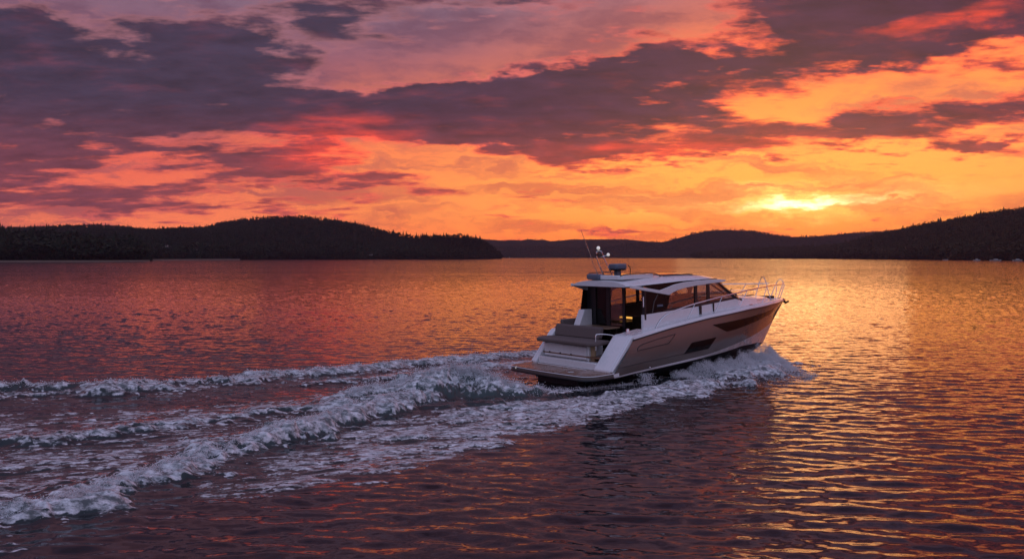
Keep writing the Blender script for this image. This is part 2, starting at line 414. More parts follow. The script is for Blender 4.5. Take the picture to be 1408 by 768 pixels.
# bow wave along the starboard side
ridge([(8.7,-.6),(8.0,-1.2),(7.1,-1.9),(5.7,-2.5),(4.0,-2.8),(2.0,-3.0),(-.5,-3.3),(-3,-3.9)], [.05,.14,.22,.24,.20,.16,.10,.05], .6, .8,
      [.3,.55,.8,1.1,1.1,.9,.8,.7], [.6,1.2,1.2,1.0,.75,.55,.5,.5], [.6,.8,.92,.95,.92,.85,.75,.65], lump=.05, aerate=.6, boat=True, hs_=.9)
ridge([(9.6,.4),(8.4,1.5),(6.8,2.5),(4,3.1),(1,3.6),(-2,4.3)][::-1], [.08,.18,.25,.32,.40,.2], .6, .6, .8, .8, [.8,.85,.9,.95,1,.9], lump=.08, aerate=.5, boat=True)
# local boat coordinates
lx = (x-BX)*HD[0]+(y-BY)*HD[1]; ly = (x-BX)*PT[0]+(y-BY)*PT[1]
# hollow behind and under the transom
hol = np.exp(-((lx+.6)/1.5)**2-(ly/1.7)**2)
hh -= .05*hol
foam *= 1-.85*np.exp(-((lx+.3)/1.3)**4-(ly/2.0)**4)
# clean dark water hugging the after part of the hull
foam *= 1-.95*np.exp(-((lx-1.2)/2.3)**4-((ly+2.15)/.42)**4)
foam *= 1-.5*np.exp(-((lx+1.5)/1.2)**4-((ly+2.4)/.45)**4)
# low water inside the hull's footprint so it never shows in the cockpit
inh = (lx > -.1) & (lx < 10.3) & (np.abs(ly) < 1.75*(1-np.clip((lx-5)/6, 0, 1)**2.2)-.25)
hh = np.where(inh, np.minimum(hh, .05)-.12, hh)
foam = np.where(inh, foam*.4, foam)

act = np.clip(foam*1.6, 0, 1)
hh += act*(.011*n2+.022*n1)
# lace pattern; the bill term paints shade into creases between foam lumps
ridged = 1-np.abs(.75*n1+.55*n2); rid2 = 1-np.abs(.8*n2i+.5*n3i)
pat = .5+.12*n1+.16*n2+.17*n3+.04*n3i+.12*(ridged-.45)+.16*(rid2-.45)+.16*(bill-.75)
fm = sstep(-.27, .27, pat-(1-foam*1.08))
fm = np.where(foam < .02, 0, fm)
Z[sel] = Z[sel]*(1-.55*act)+hh
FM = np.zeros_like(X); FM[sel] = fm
AE = np.zeros_like(X); AE[sel] = np.clip(np.maximum(aer, act*.45), 0, 1)
# small sideways shift so crests sharpen
co = np.stack([X, Y, Z], 1)
co[sel, 0] += .015*n2*act

ii = np.arange(ND-1)[:, None]*NA+np.arange(NA)[None, :]
jn = (np.arange(NA)+1) % NA
i2 = np.arange(ND-1)[:, None]*NA+jn[None, :]
quads = np.stack([ii, ii+NA, i2+NA, i2], -1).reshape(-1, 4)
full_foam = np.zeros_like(X); full_foam[sel] = foam
isw = (full_foam[quads].max(1) > .06)

def water_mat(name):
    m, nt, b = new_mat(name)
    geo = nt.node('ShaderNodeNewGeometry')
    pos = nt.node('ShaderNodeTexCoord').outputs['Object']
    at = lambda s: nt.node('ShaderNodeAttribute', attribute_name=s).outputs['Fac']
    foam_, aer_, unr = at('foam'), at('aerated'), at('unresolved')
    def pert(scale, sx, sy, amp, det):
        n = nt.noise(nt.vmath('MULTIPLY', pos, (sx, sy, 1)), scale, det, .55)
        return nt.vmath('MULTIPLY', nt.vmath('SUBTRACT', n.outputs[1], (.5, .5, .5)), (amp*.75, amp, 0))
    fine = pert(6.0, .7, 1.3, .28, 2)
    mid = pert(1.5, .6, 1.3, .95, 3)
    band = nt.noise(nt.vmath('MULTIPLY', pos, (.012, .045, 1)), 1.0, 4, .55).outputs[0]
    bandf = nt.rng(band, .35, .65, .45, 1.25)
    sc = nt.node('ShaderNodeVectorMath', operation='SCALE'); nt.l.new(mid, sc.inputs[0]); nt.l.new(nt.math('MULTIPLY', unr, bandf), sc.inputs['Scale'])
    tot = nt.vmath('ADD', geo.outputs['Normal'], nt.vmath('ADD', fine, sc.outputs[0]))
    nn = nt.vmath('NORMALIZE', tot)
    deep = (0.010, 0.010, 0.014, 1); green = (0.055, 0.078, 0.075, 1)
    wc = nt.mix(aer_, deep, green)
    n = nt.noise(pos, 26.0, 5, .65)
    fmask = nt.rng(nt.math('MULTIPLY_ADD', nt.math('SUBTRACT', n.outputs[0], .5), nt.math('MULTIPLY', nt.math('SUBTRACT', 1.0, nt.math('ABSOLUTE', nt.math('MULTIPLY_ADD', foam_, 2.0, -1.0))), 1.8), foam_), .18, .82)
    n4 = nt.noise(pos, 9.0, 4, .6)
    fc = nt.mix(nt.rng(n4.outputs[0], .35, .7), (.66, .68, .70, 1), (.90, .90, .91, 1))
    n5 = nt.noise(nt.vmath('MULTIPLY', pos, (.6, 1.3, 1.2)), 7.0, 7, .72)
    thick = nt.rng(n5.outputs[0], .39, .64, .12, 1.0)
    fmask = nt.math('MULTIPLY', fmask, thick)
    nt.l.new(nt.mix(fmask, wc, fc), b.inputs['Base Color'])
    nt.l.new(nt.rng(fmask, 0, 1, .06, .75, 'LINEAR'), b.inputs['Roughness'])
    b.inputs['IOR'].default_value = 1.333
    # foam has its own bubbly relief
    bp = nt.node('ShaderNodeBump'); bp.inputs['Distance'].default_value = .02
    nt.l.new(nt.math('MULTIPLY', fmask, .6), bp.inputs['Strength']); nt.l.new(n.outputs[0], bp.inputs['Height']); nt.l.new(nn, bp.inputs['Normal'])
    nt.l.new(bp.outputs[0], b.inputs['Normal'])
    return m
MW = water_mat('lake_water')
def sub(name, mask_):
    q = quads[mask_]; used, inv = np.unique(q, return_inverse=True)
    o = np_mesh(name, co[used], inv.reshape(q.shape), MW)
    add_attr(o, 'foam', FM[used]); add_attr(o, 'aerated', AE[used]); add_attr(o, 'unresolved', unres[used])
    return o
tag(sub('water', ~isw), kind='structure')
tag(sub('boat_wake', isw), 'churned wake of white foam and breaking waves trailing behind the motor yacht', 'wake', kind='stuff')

# ------------------------------------------------------------------ materials for things
M = {}
M['gel'] = pmat('white_gelcoat', (.74, .74, .75), .28, coat=.5, var=.03, vscale=1.5, rvar=.06)
M['taupe'] = pmat('taupe_paint', (.150, .124, .110), .17, metal=.2, coat=.4, var=.05, vscale=.8, rvar=.05)
M['dark'] = pmat('black_trim', (.012, .012, .014), .35, var=.2)
M['blackglass'] = pmat('black_glass', (.008, .006, .006), .07, var=.1, ior=1.24)
M['bottom'] = pmat('antifouling', (.012, .014, .02), .5, var=.3)
M['steel'] = pmat('stainless_steel', (.72, .71, .72), .22, metal=1.0, var=.05, vscale=20)
M['cushion'] = pmat('taupe_fabric', (.125, .094, .088), .85, var=.1, vscale=12, bump=.4, bscale=200)
M['wood'] = pmat('table_teak', (.30, .19, .12), .3, coat=.3, var=.25, vscale=9)
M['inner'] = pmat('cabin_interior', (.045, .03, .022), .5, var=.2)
M['cream'] = pmat('cream_leather', (.42, .30, .17), .5, var=.1)
M['greyplastic'] = pmat('grey_cover', (.12, .14, .19), .55, var=.15, vscale=14, bump=.4, bscale=40)
M['warm'] = pmat('warm_lamp', (.9, .6, .25), .4, emit=(1, .50, .10), estr=.8)
M['lamp'] = pmat('lamp_lens', (.8, .8, .78), .3, emit=(1, .93, .85), estr=.3)
M['glass'] = glass_mat('tinted_glass', (.86, .80, .76), .5)
M['glassd'] = glass_mat('dark_glass', (.10, .07, .06), .9)
M['sunroof'] = pmat('sunroof_glass', (.03, .008, .006), .08, ior=1.6, var=.1)
def teak_mat():
    m, nt, b = new_mat('teak_decking')
    tc = nt.node('ShaderNodeTexCoord').outputs['Object']
    s = nt.node('ShaderNodeSeparateXYZ'); nt.l.new(tc, s.inputs[0])
    fr = nt.math('FRACT', nt.math('MULTIPLY', s.outputs[0], 14.0))
    line = nt.rng(nt.math('ABSOLUTE', nt.math('SUBTRACT', fr, .5)), .42, .47)
    grain = nt.noise(nt.vmath('MULTIPLY', tc, (40, 3, 10)), 1.0, 5, .6).outputs[0]
    c = nt.mix(grain, (.13, .065, .040, 1), (.27, .14, .08, 1))
    nt.l.new(nt.mix(line, c, (.015, .013, .012, 1)), b.inputs['Base Color'])
    wet = nt.noise(tc, 1.6, 4, .6).outputs[0]
    nt.l.new(nt.rng(wet, .35, .65, .14, .42), b.inputs['Roughness'])
    return m
M['teak'] = teak_mat()

# ------------------------------------------------------------------ mesh builder
class MB:
    def __init__(s): s.v = []; s.f = []
    def add(s, vs, fs):
        k = len(s.v); s.v += [tuple(a) for a in vs]; s.f += [tuple(i+k for i in f) for f in fs]; return s
    def box(s, x0, x1, y0, y1, z0, z1, shx=0.0):
        """box; shx shifts the top in x (rake)"""
        vs = [(x0,y0,z0),(x1,y0,z0),(x1,y1,z0),(x0,y1,z0),(x0+shx,y0,z1),(x1+shx,y0,z1),(x1+shx,y1,z1),(x0+shx,y1,z1)]
        return s.add(vs, [(0,3,2,1),(4,5,6,7),(0,1,5,4),(1,2,6,5),(2,3,7,6),(3,0,4,7)])
    def tube(s, pts, r, n=8, closed=False):
        pts = [Vector(p) for p in pts]; m = len(pts); rings = []
        prev = None
        for i, p in enumerate(pts):
            t = (pts[min(i+1, m-1)]-pts[max(i-1, 0)]).normalized()
            if prev is None:
                a = Vector((0, 0, 1)) if abs(t.z) < .9 else Vector((1, 0, 0)); e1 = t.cross(a).normalized()
            else: e1 = (prev-t*prev.dot(t)).normalized()
            e2 = t.cross(e1); prev = e1
            rr = r[i] if hasattr(r, '__len__') else r
            rings.append([p+rr*(math.cos(2*PI*k/n)*e1+math.sin(2*PI*k/n)*e2) for k in range(n)])
        k0 = [q for ring in rings for q in ring]; fs = []
        for i in range(m-1):
            for k in range(n): fs.append((i*n+k, i*n+(k+1) % n, (i+1)*n+(k+1) % n, (i+1)*n+k))
        fs.append(tuple(range(n))[::-1]); fs.append(tuple((m-1)*n+k for k in range(n)))
        return s.add(k0, fs)
    def prism(s, poly, axis, a, b):
        """extrude 2-D polygon between a and b; axis 'y': poly=(x,z), axis 'z': poly=(x,y), axis 'x': poly=(y,z)"""
        n = len(poly)
        def mk(p, c): return {'y': (p[0], c, p[1]), 'z': (p[0], p[1], c), 'x': (c, p[0], p[1])}[axis]
        vs = [mk(p, a) for p in poly]+[mk(p, b) for p in poly]
        fs = [tuple(range(n)), tuple(range(2*n-1, n-1, -1))]+[(i, n+i, n+(i+1) % n, (i+1) % n) for i in range(n)]
        return s.add(vs, fs)
    def loft(s, rows, cap=False):
        m = len(rows); n = len(rows[0]); fs = []
        for i in range(m-1):
            for j in range(n-1): fs.append((i*n+j, i*n+j+1, (i+1)*n+j+1, (i+1)*n+j))
        return s.add([p for r in rows for p in r], fs)
    def sphere(s, c, r, n=10, m=7, sc=(1, 1, 1)):
        rows = []
        for i in range(m+1):
            th = PI*i/m
            rows.append([(c[0]+r*sc[0]*math.sin(th)*math.cos(2*PI*k/n), c[1]+r*sc[1]*math.sin(th)*math.sin(2*PI*k/n), c[2]+r*sc[2]*math.cos(th)) for k in range(n+1)])
        return s.loft(rows)
    def build(s, name, mat, parent=None, smooth=True, sharp=35, bevel=0.0, seg=2, solid=0.0):
        me = bpy.data.meshes.new(name); me.from_pydata(s.v, [], s.f)
        bm = bmesh.new(); bm.from_mesh(me); bmesh.ops.remove_doubles(bm, verts=bm.verts, dist=1e-5)
        bmesh.ops.recalc_face_normals(bm, faces=bm.faces); bm.to_mesh(me); bm.free()
        if smooth:
            me.polygons.foreach_set('use_smooth', [True]*len(me.polygons)); me.set_sharp_from_angle(angle=math.radians(sharp))
        me.materials.append(mat)
        o = bpy.data.objects.new(name, me); COL.objects.link(o)
        if parent: o.parent = parent
        if solid:
            q = o.modifiers.new('thickness', 'SOLIDIFY'); q.thickness = solid; q.offset = -1
        if bevel:
            q = o.modifiers.new('bevel', 'BEVEL'); q.width = bevel; q.segments = seg; q.limit_method = 'ANGLE'; q.harden_normals = False
        return o
def lerp(a, b, t): return a+(b-a)*t
def arc(pts, n=24):
    """Catmull-Rom through 3-D points"""
    P_ = [np.array(p, float) for p in pts]; P_ = [2*P_[0]-P_[1]]+P_+[2*P_[-1]-P_[-2]]; out = []
    segs = len(P_)-3
    for i in range(segs):
        p0, p1, p2, p3 = P_[i:i+4]
        m = max(2, n//segs)
        for k in range(m):
            t = k/m
            out.append(tuple(.5*((2*p1)+(-p0+p2)*t+(2*p0-5*p1+4*p2-p3)*t*t+(-p0+3*p1-3*p2+p3)*t**3)))
    out.append(tuple(P_[-2])); return out

# ------------------------------------------------------------------ the motor yacht (x forward, y to port, z up)
R = bpy.data.objects.new('motor_yacht', None); COL.objects.link(R)
R.matrix_world = Matrix(((HD[0], PT[0], 0, BX), (HD[1], PT[1], 0, BY), (0, 0, 1, 0), (0, 0, 0, 1))) @ Matrix.Rotation(-TRIM, 4, 'Y')
tag(R, 'large taupe and white cabin motor yacht speeding away across the lake', 'boat')

def sy(x): return 1.83 if x < 5 else 1.83*max(0.0, 1-((x-5)/5.97)**2.2)
gz = lambda x: float(np.interp(x, [0, .86, 2.5, 4.3, 6.5, 8.5, 10, 10.97], [.45, 1.28, 1.50, 1.68, 1.82, 1.86, 1.84, 1.78]))
NS = 60
SS = [1-(1-i/(NS-1))**1.5 for i in range(NS)]
def lrow(xs, xe, zf, yf):
    r = []
    for s in SS:
        x_ = lerp(xs, xe, s); r.append((x_, yf(x_, s), zf(x_)))
    return r
def taper(ymax, x0, xe, p=2.0):
    return lambda x_, s: ymax if x_ < x0 else ymax*max(0.0, 1-((x_-x0)/(xe-x0))**p)
rG = lrow(.86, 10.95, gz, lambda x_, s: sy(x_)*(1 if x_ < 10.9 else .0) if x_ < 10.949 else 0.0)
rT = lrow(0.0, 10.30, lambda x_: float(np.interp(x_, [0, .84, 4.28, 6.78, 9, 10.3], [.26, .33, .53, .76, .97, 1.08])), taper(1.79, 3.6, 10.30, 1.9))
rB = lrow(0.0, 9.68, lambda x_: float(np.interp(x_, [0, .84, 4.28, 6.78, 8.5, 9.68], [.22, .28, .45, .53, .45, .30])), taper(1.77, 3.2, 9.68, 1.9))
rK = lrow(0.0, 8.9, lambda x_: float(np.interp(x_, [0, 6, 8, 8.9], [-.45, -.45, -.3, -.02])), lambda x_, s: 0.0)
def blend(a, b, t, bulge=0.0):
    out = []
    for i, (p, q) in enumerate(zip(a, b)):
        s = SS[i]; fl = bulge*math.sin(PI*t)*(1 if s < .45 else 1-2.2*(s-.45)/.55)
        fl *= (1 if s < .98 else 0)
        out.append((lerp(p[0], q[0], t), max(0.0, lerp(p[1], q[1], t)+fl), lerp(p[2], q[2], t)))
    return out
mir = lambda row: [(p[0], -p[1], p[2]) for p in row]
side_rows = [blend(rT, rG, t, .05) for t in (0, .12, .25, .4, .55, .7, .85, 1)]
hull = MB().loft([mir(r) for r in side_rows]).loft(side_rows).build('hull', M['taupe'], R, sharp=60)
MB().loft([mir(rB), mir(rT)]).loft([rB, rT]).build('boot_stripe', M['gel'], hull)
MB().loft([mir(rK), mir(rB)]).loft([rK, rB]).add([(0, 1.79, .26), (0, 1.77, .22), (0, 0, -.45), (0, -1.77, .22), (0, -1.79, .26)], [(0, 1, 2, 3, 4)]).build('hull_bottom', M['bottom'], hull)
# rubbing strake
rr = [(p[0], p[1]+.012, p[2]) for p in rG]
MB().tube(rr, .022, 6).tube([(p[0], -p[1], p[2]) for p in rr], .022, 6).build('rub_rail', M['dark'], hull)
def hull_y(x_, z_):
    """half breadth of the topsides at x, z"""
    best = None
    for i in range(NS-1):
        for r0, r1 in zip(side_rows[:-1], side_rows[1:]):
            pass
    # sample rows
    pts = []
    for r in side_rows:
        xs = [p[0] for p in r]; pts.append((float(np.interp(x_, xs, [p[2] for p in r])), float(np.interp(x_, xs, [p[1] for p in r]))))
    return float(np.interp(z_, [p[0] for p in pts], [p[1] for p in pts]))
def on_hull(poly, off, sgn, nx=26, name='hull_window', mat=None):
    """panel following the hull side; poly as top and bottom z over x"""
    (xa, xb, top, bot) = poly
    rows = []
    for j in range(5):
        row = []
        for i in range(nx):
            x_ = lerp(xa, xb, i/(nx-1)); z_ = lerp(bot(x_), top(x_), j/4)
            row.append((x_, sgn*(hull_y(x_, z_)+off), z_))
        rows.append(row)
    return MB().loft(rows).build(name, mat or M['blackglass'], hull, solid=.0)
itp = lambda xs, zs: (lambda x_: float(np.interp(x_, xs, zs)))
for sgn in (-1, 1):
    on_hull((4.50, 9.15, itp([4.5, 9.15], [1.47, 1.665]), itp([4.5, 5.2, 5.7, 8.9, 9.15], [1.46, 1.19, 1.21, 1.50, 1.64])), .006, sgn)
    on_hull((3.13, 4.66, itp([3.13, 3.45, 4.66], [.68, .99, 1.06]), itp([3.13, 4.32, 4.66], [.665, .72, 1.045])), .006, sgn)
    # moulded recess outline
    o_ = [(1.02, .98), (1.04, 1.03), (1.12, 1.09), (1.28, 1.14), (1.9, 1.23), (2.70, 1.32), (2.38, 1.06), (1.7, 1.01), (1.02, .96)]
    MB().tube([(a, sgn*(hull_y(a, b)+.004), b) for a, b in o_], .012, 6).build('recess_trim', M['dark'], hull)
    # lower knuckle line on the after topsides
    MB().tube([(a, sgn*(hull_y(a, b)+.002), b) for a, b in ((.25, .52), (1.5, .60), (2.8, .66), (4.0, .66))], .009, 6).build('spray_knuckle', M['dark'], hull)
for a, b in ((1.6, .40), (6.75, .72)):
    MB().sphere((a, -(hull_y(a, b)+.01), b), .03).build('through_hull_fitting', M['steel'], hull)

# gunwale + decks
wz = lambda x: gz(x)+.10
xs_ = [lerp(.9, 10.93, 1-(1-i/59)**1.4) for i in range(60)]
ty = lambda x: 1.32 if x < 5.6 else max(.02, min(1.32, sy(x)-.42))
trz = lambda x: float(np.interp(x, [1.9, 4.4, 6.4, 7.2, 8.2, 9.3, 10.2], [1.93, 2.03, 2.17, 2.16, 2.10, 2.03, 1.93]))
def gun(sg):
    rows = []
    for x in xs_:
        s_ = max(sy(x), .0); z = gz(x); w = wz(x); k = min(1, s_/.3)
        rows.append([(x, sg*(s_+.012*k), z), (x, sg*(s_-.004*k), z+.06), (x, sg*(s_-.05*k), w), (x, sg*(s_-.15*k), w+.012), (x, sg*(s_-.20*k), w-.025), (x, sg*max(0, s_-.24*k), w-.03)])
    return rows
MB().loft(gun(-1)).loft(gun(1)).build('gunwale', M['gel'], R, sharp=50)
# side decks beside the cabin
def sdeck(sg):
    return [[(x, sg*(sy(x)-.20), wz(x)-.028), (x, sg*(ty(x)-.01), wz(x)-.02)] for x in np.linspace(1.0, 6.6, 30)]
MB().loft(sdeck(-1)).loft(sdeck(1)).build('side_deck', M['gel'], R)
# foredeck with low trunk
rows = []
for x in np.linspace(6.35, 10.9, 44):
    s_ = max(.01, sy(x)-.235*min(1, sy(x)/.3)); t_ = min(s_*.98, max(.01, ty(x)-.0)); w = wz(x)-.03
    z1 = max(w+.005, trz(x)); k = min(1, max(0, (10.0-x)/.6)); z1 = lerp(w+.004, z1, k)
    rows.append([(x, -s_, w), (x, -t_, w+.003), (x, -t_*.93, lerp(w, z1, .8)), (x, -t_*.80, z1), (x, -t_*.4, z1+.035*k), (x, 0, z1+.05*k),
                 (x, t_*.4, z1+.035*k), (x, t_*.80, z1), (x, t_*.93, lerp(w, z1, .8)), (x, t_, w+.003), (x, s_, w)])
MB().loft(rows).build('foredeck', M['gel'], R, sharp=40)
MB().tube(arc([(8.0, -.98, 2.02), (8.6, -.80, 2.03), (9.2, -.5, 2.04)]), .012, 6).build('deck_grab_rail', M['steel'], R)
MB().box(8.1, 8.75, -.33, .33, 2.13, 2.165).build('deck_hatch', M['blackglass'], R, bevel=.02)
MB().box(7.0, 9.3, -.62, -.36, 2.12, 2.20).build('sunpad_cushion', M['cushion'], R, bevel=.03) if False else None

# cabin side walls (white, below the windows)
for sg in (-1, 1):
    prof = []
    for x in np.linspace(1.86, 6.5, 24):
        prof.append([(x, sg*1.33, wz(x)-.05), (x, sg*1.325, lerp(wz(x), trz(x), .5)), (x, sg*1.30, trz(x)), (x, sg*1.24, trz(x)+.004), (x, sg*1.24, wz(x)-.05)])
    w_ = MB().loft(prof).add([prof[0][0], prof[0][1], prof[0][2], prof[0][3], prof[0][4]], [(0, 1, 2, 3, 4)]).build('cabin_wall', M['gel'], R, sharp=40)
    for xa, wd in ((4.46, .11), (5.15, .05)):
        MB().box(xa, xa+wd, sg*1.335-.012, sg*1.335+.012, wz(xa)-.01, trz(xa)+.01).build('wall_strip', M['dark'], w_)
# quarter coamings with the sloping after faces
wing = [(0.0, .30), (0.0, .45), (.80, 1.345), (.90, 1.40), (1.05, 1.405), (1.3, 1.44), (1.86, 1.50), (1.86, .60), (.6, .30)]
def wingm(sg, inner):
    m = MB(); m.prism(wing, 'y', sg*inner, sg*1.74)
    m.prism([(0.0, .45), (.80, 1.345), (.90, 1.40), (1.05, 1.405), (1.3, 1.44), (1.86, 1.50), (1.86, 1.36), (.90, 1.22), (.02, .40)], 'y', sg*1.7415, sg*1.822)
    return m.build('quarter_coaming', M['gel'], R, bevel=.025, seg=3)
wingm(-1, 1.06); wingm(1, 1.58)
# transom, cockpit sole and lining
MB().box(.02, .30, -1.81, 1.81, .27, .395).build('transom_step', M['gel'], R)
MB().box(.30, 6.4, -1.24, 1.56, .70, .74).build('cockpit_sole', M['teak'], R)
cab = MB().box(.34, .95, -.50, 1.57, .40, 1.07).build('transom_cabinet', M['gel'], R, bevel=.03)
MB().box(.305, .345, -.42, 1.50, .63, 1.00).build('locker_door', M['gel'], cab, bevel=.012)
MB().box(.325, .338, -.47, 1.55, .60, .612).build('locker_seam', M['dark'], cab)
MB().tube([(.30, 1.45, 1.03), (.28, .6, 1.025), (.28, .0, 1.02), (.30, -.45, 1.02)], .014, 6).build('locker_rail', M['steel'], cab)
for yy in (1.25, .75, .25):
    MB().sphere((.30, yy, .74), .028).build('shower_fitting', M['dark'], cab)
MB().box(.10, .34, -1.04, 1.57, .395, .60).build('lower_step', M['gel'], cab, bevel=.02)
MB().box(.34, 1.1, -1.06, -.50, .58, .61).build('gangway_step', M['teak'], cab)
MB().box(.42, .50, -.66, -.50, .60, 1.12).build('gate_post', M['cream'], cab, bevel=.01)
MB().tube(arc([(.30, -.86, .95), (.30, -.86, 1.36), (.36, -.88, 1.43), (.60, -1.02, 1.42), (.78, -1.14, 1.38)], 20), .016, 8).build('gate_rail', M['steel'], R)
# seats
MB().prism([(-.02, 1.50), (-.04, -.78), (.15, -.93), (.86, -.93), (.86, 1.68), (.2, 1.70)], 'z', 1.085, 1.205).build('seat_cushion', M['cushion'], R, bevel=.04, seg=3)
MB().box(.80, .98, -.45, 1.62, 1.20, 1.56, .09).build('seat_backrest', M['cushion'], R, bevel=.045, seg=3)
MB().box(1.05, 2.05, 1.45, 1.60, 1.40, 1.70).build('side_backrest', M['cushion'], R, bevel=.05, seg=3)
tb = MB().prism([(1.25, -.28), (1.25, 1.15), (1.35, 1.22), (1.82, 1.22), (1.9, 1.15), (1.9, -.28), (1.82, -.36), (1.35, -.36)], 'z', 1.465, 1.50).build('table', M['wood'], R, bevel=.012)
MB().tube([(1.58, .4, .74), (1.58, .4, 1.465)], .05, 10).build('table_leg', M['steel'], tb)
MB().box(1.2, 1.9, 1.0, 1.5, .74, 1.12).build('side_seat', M['cushion'], R, bevel=.04)

# swim platform
def rounded(x0, x1, yw_, r, n=7, inset=0.0):
    pts = [(x1, -(yw_-inset)), (x1, yw_-inset)]
    x0 += inset; yw2 = yw_-inset; r = r-inset*.6
    out = [(x1, yw2)]
    for k in range(n+1):
        a = PI/2+PI/2*k/n; out.append((x0+r+r*math.cos(a), yw2-r+r*math.sin(a)))
    for k in range(1, 6):
        t = k/6; out.append((x0-.06*math.sin(PI*t), lerp(yw2-r, -(yw2-r), t)))
    for k in range(n+1):
        a = PI+PI/2*k/n; out.append((x0+r+r*math.cos(a), -(yw2-r)+r*math.sin(a)))
    out.append((x1, -yw2)); return out
pl = MB().prism(rounded(-1.0, .06, 1.84, .42), 'z', .25, .395).build('swim_platform', M['taupe'], R, bevel=.02)
MB().prism(rounded(-1.0, .05, 1.84, .42, inset=.045), 'z', .396, .404).build('platform_decking', M['teak'], pl)
edge_pts = [(a, b, .385) for a, b in rounded(-1.012, .02, 1.852, .42)]
MB().tube(edge_pts, .013, 6).build('platform_edge', M['gel'], pl)
MB().tube([(a+.02, b*.995, .27) for a, b, c in edge_pts], .035, 6).build('platform_fender', M['dark'], pl)
MB().tube([(-.10, 1.35, .412), (-.10, -.85, .412)], .012, 6).build('deck_track', M['gel'], pl)
MB().tube([(-.62+.13*math.cos(a), -.75+.13*math.sin(a), .410) for a in np.linspace(0, 2*PI, 17)], .008, 5).build('ladder_hatch', M['steel'], pl)
MB().sphere((-.98, 1.35, .36), .04).build('stern_light', M['lamp'], pl)
# struts and drive under the platform
MB().box(-.5, .0, -.9, .9, -.3, .25).build('stern_bracket', M['bottom'], pl)

# ---- glazing
arch_low = [(3.03, 2.48), (3.2, 2.545), (3.4, 2.60), (3.8, 2.665), (4.4, 2.715), (5.0, 2.745), (5.6, 2.765)]
roof_edge_low = itp([.9, 1.8, 2.6, 3.5, 4.4, 5.4, 6.4], [2.79, 2.79, 2.83, 2.88, 2.89, 2.87, 2.83])
for sg in (-1, 1):
    ypl = sg*1.275
    g = MB().prism([(2.75, trz(2.75)), (6.42, trz(6.42)), (5.62, 2.77)]+[(a, b+.015) for a, b in arch_low[::-1][1:]]+[(2.85, 2.5)], 'y', ypl-.004, ypl+.004).build('side_window', M['glass'], R, smooth=False)
    # opaque after panel
    MB().prism([(1.95, 1.92), (2.92, 1.99), (3.05, 2.22), (3.12, 2.53), (2.9, 2.56), (1.95, 2.70)], 'y', ypl-.015, ypl+.012).build('window_blank', M['blackglass'], g)
    MB().tube([(2.30, sg*1.292, 1.98), (2.38, sg*1.294, 2.3), (2.55, sg*1.292, 2.52)], .016, 6).build('blank_seam', M['cushion'], g)
    MB().box(2.52, 2.78, ypl-.02, ypl+.016, 2.14, 2.20).build('side_vent', M['greyplastic'], g)
    for xa, wd in ((4.30, .13), (4.92, .13)):
        MB().prism([(xa, trz(xa)-.01), (xa+wd, trz(xa)-.01), (xa+wd*.9, 2.78), (xa-wd*.1, 2.78)], 'y', ypl-.02, ypl+.02).build('window_mullion', M['dark'], g)
    # dark band along the foot of the windows
    MB().loft([[(x, sg*1.300, trz(x)-.004), (x, sg*1.283, trz(x)+.07)] for x in np.linspace(2.8, 6.3, 12)]).build('window_sill', M['dark'], g)
# windscreen
def wsb(y): t = abs(y)/1.27; return (6.48+1.0*(1-t**2.2), y, 2.17+.06*(1-t*t))
def wst(y): t = abs(y)/1.27; return (5.45+.75*(1-t**2.2), y*.97, 2.78+.09*(1-t*t))
yy_ = np.linspace(-1.27, 1.27, 21)
ws = MB().loft([[wsb(a) for a in yy_], [tuple((np.array(wsb(a))+np.array(wst(a)))/2+np.array([.03, 0, .02])) for a in yy_], [wst(a) for a in yy_]]).build('windscreen', M['glass'], R)
for sg in (-1, 1):
    MB().tube([wsb(sg*1.27), wst(sg*1.27)], .055, 6).build('screen_pillar', M['dark'], ws)
MB().tube([wsb(.0), wst(.0)], .035, 6).build('screen_pillar', M['dark'], ws)
MB().loft([[tuple(np.array(wsb(a))+np.array([.06, 0, -.03])) for a in yy_], [tuple(np.array(wsb(a))+np.array([-.03, 0, .08])) for a in yy_]]).build('screen_mask', M['blackglass'], ws)
MB().tube([(7.25, -.3, 2.27), (6.9, -.75, 2.47)], .012, 5).build('wiper', M['dark'], ws)
MB().tube([(7.35, .2, 2.27), (7.0, .6, 2.47)], .012, 5).build('wiper', M['dark'], ws)

# ---- hardtop
hw = itp([1.28, 1.36, 1.55, 2, 3, 4.3, 5.0, 5.4, 5.8, 6.1, 6.3], [1.16, 1.24, 1.29, 1.31, 1.33, 1.33, 1.29, 1.18, .97, .68, .30])
top = itp([.95, 1.5, 2.5, 3.5, 4.5, 5.2, 5.8, 6.3], [2.93, 2.99, 3.05, 3.085, 3.08, 3.03, 2.95, 2.86])
edz = itp([.95, 1.8, 2.6, 3.5, 4.4, 5.2, 5.8, 6.3], [2.865, 2.875, 2.895, 2.93, 2.94, 2.915, 2.88, 2.84])
prof = [-1, -.985, -.94, -.86, -.7, -.4, 0, .4, .7, .86, .94, .985, 1]
rows = []
for x in list(np.linspace(1.28, 6.3, 48)):
    w = hw(x); e = edz(x); t = max(e+.01, top(x)); lo = roof_edge_low(x)
    row = [(x, -w*.97, lo)]
    for p in prof:
        h = (1-abs(p)**3.2)
        zz = lerp(e-.03, t, h) if abs(p) < .99 else e-.03
        if abs(p) == 1: zz = e-.045
        row.append((x, p*w, zz))
    row.append((x, w*.97, lo)); rows.append(row)
ht = MB().loft(rows)
under = [[(r[0][0], r[0][1], r[0][2]), (r[0][0], 0, r[0][2]+.02), (r[-1][0], r[-1][1], r[-1][2])] for r in rows]
ht.loft(under)
r0 = rows[0]; ht.add(r0, [tuple(range(len(r0)))]); r1 = rows[-1]; ht.add(r1, [tuple(range(len(r1)))])
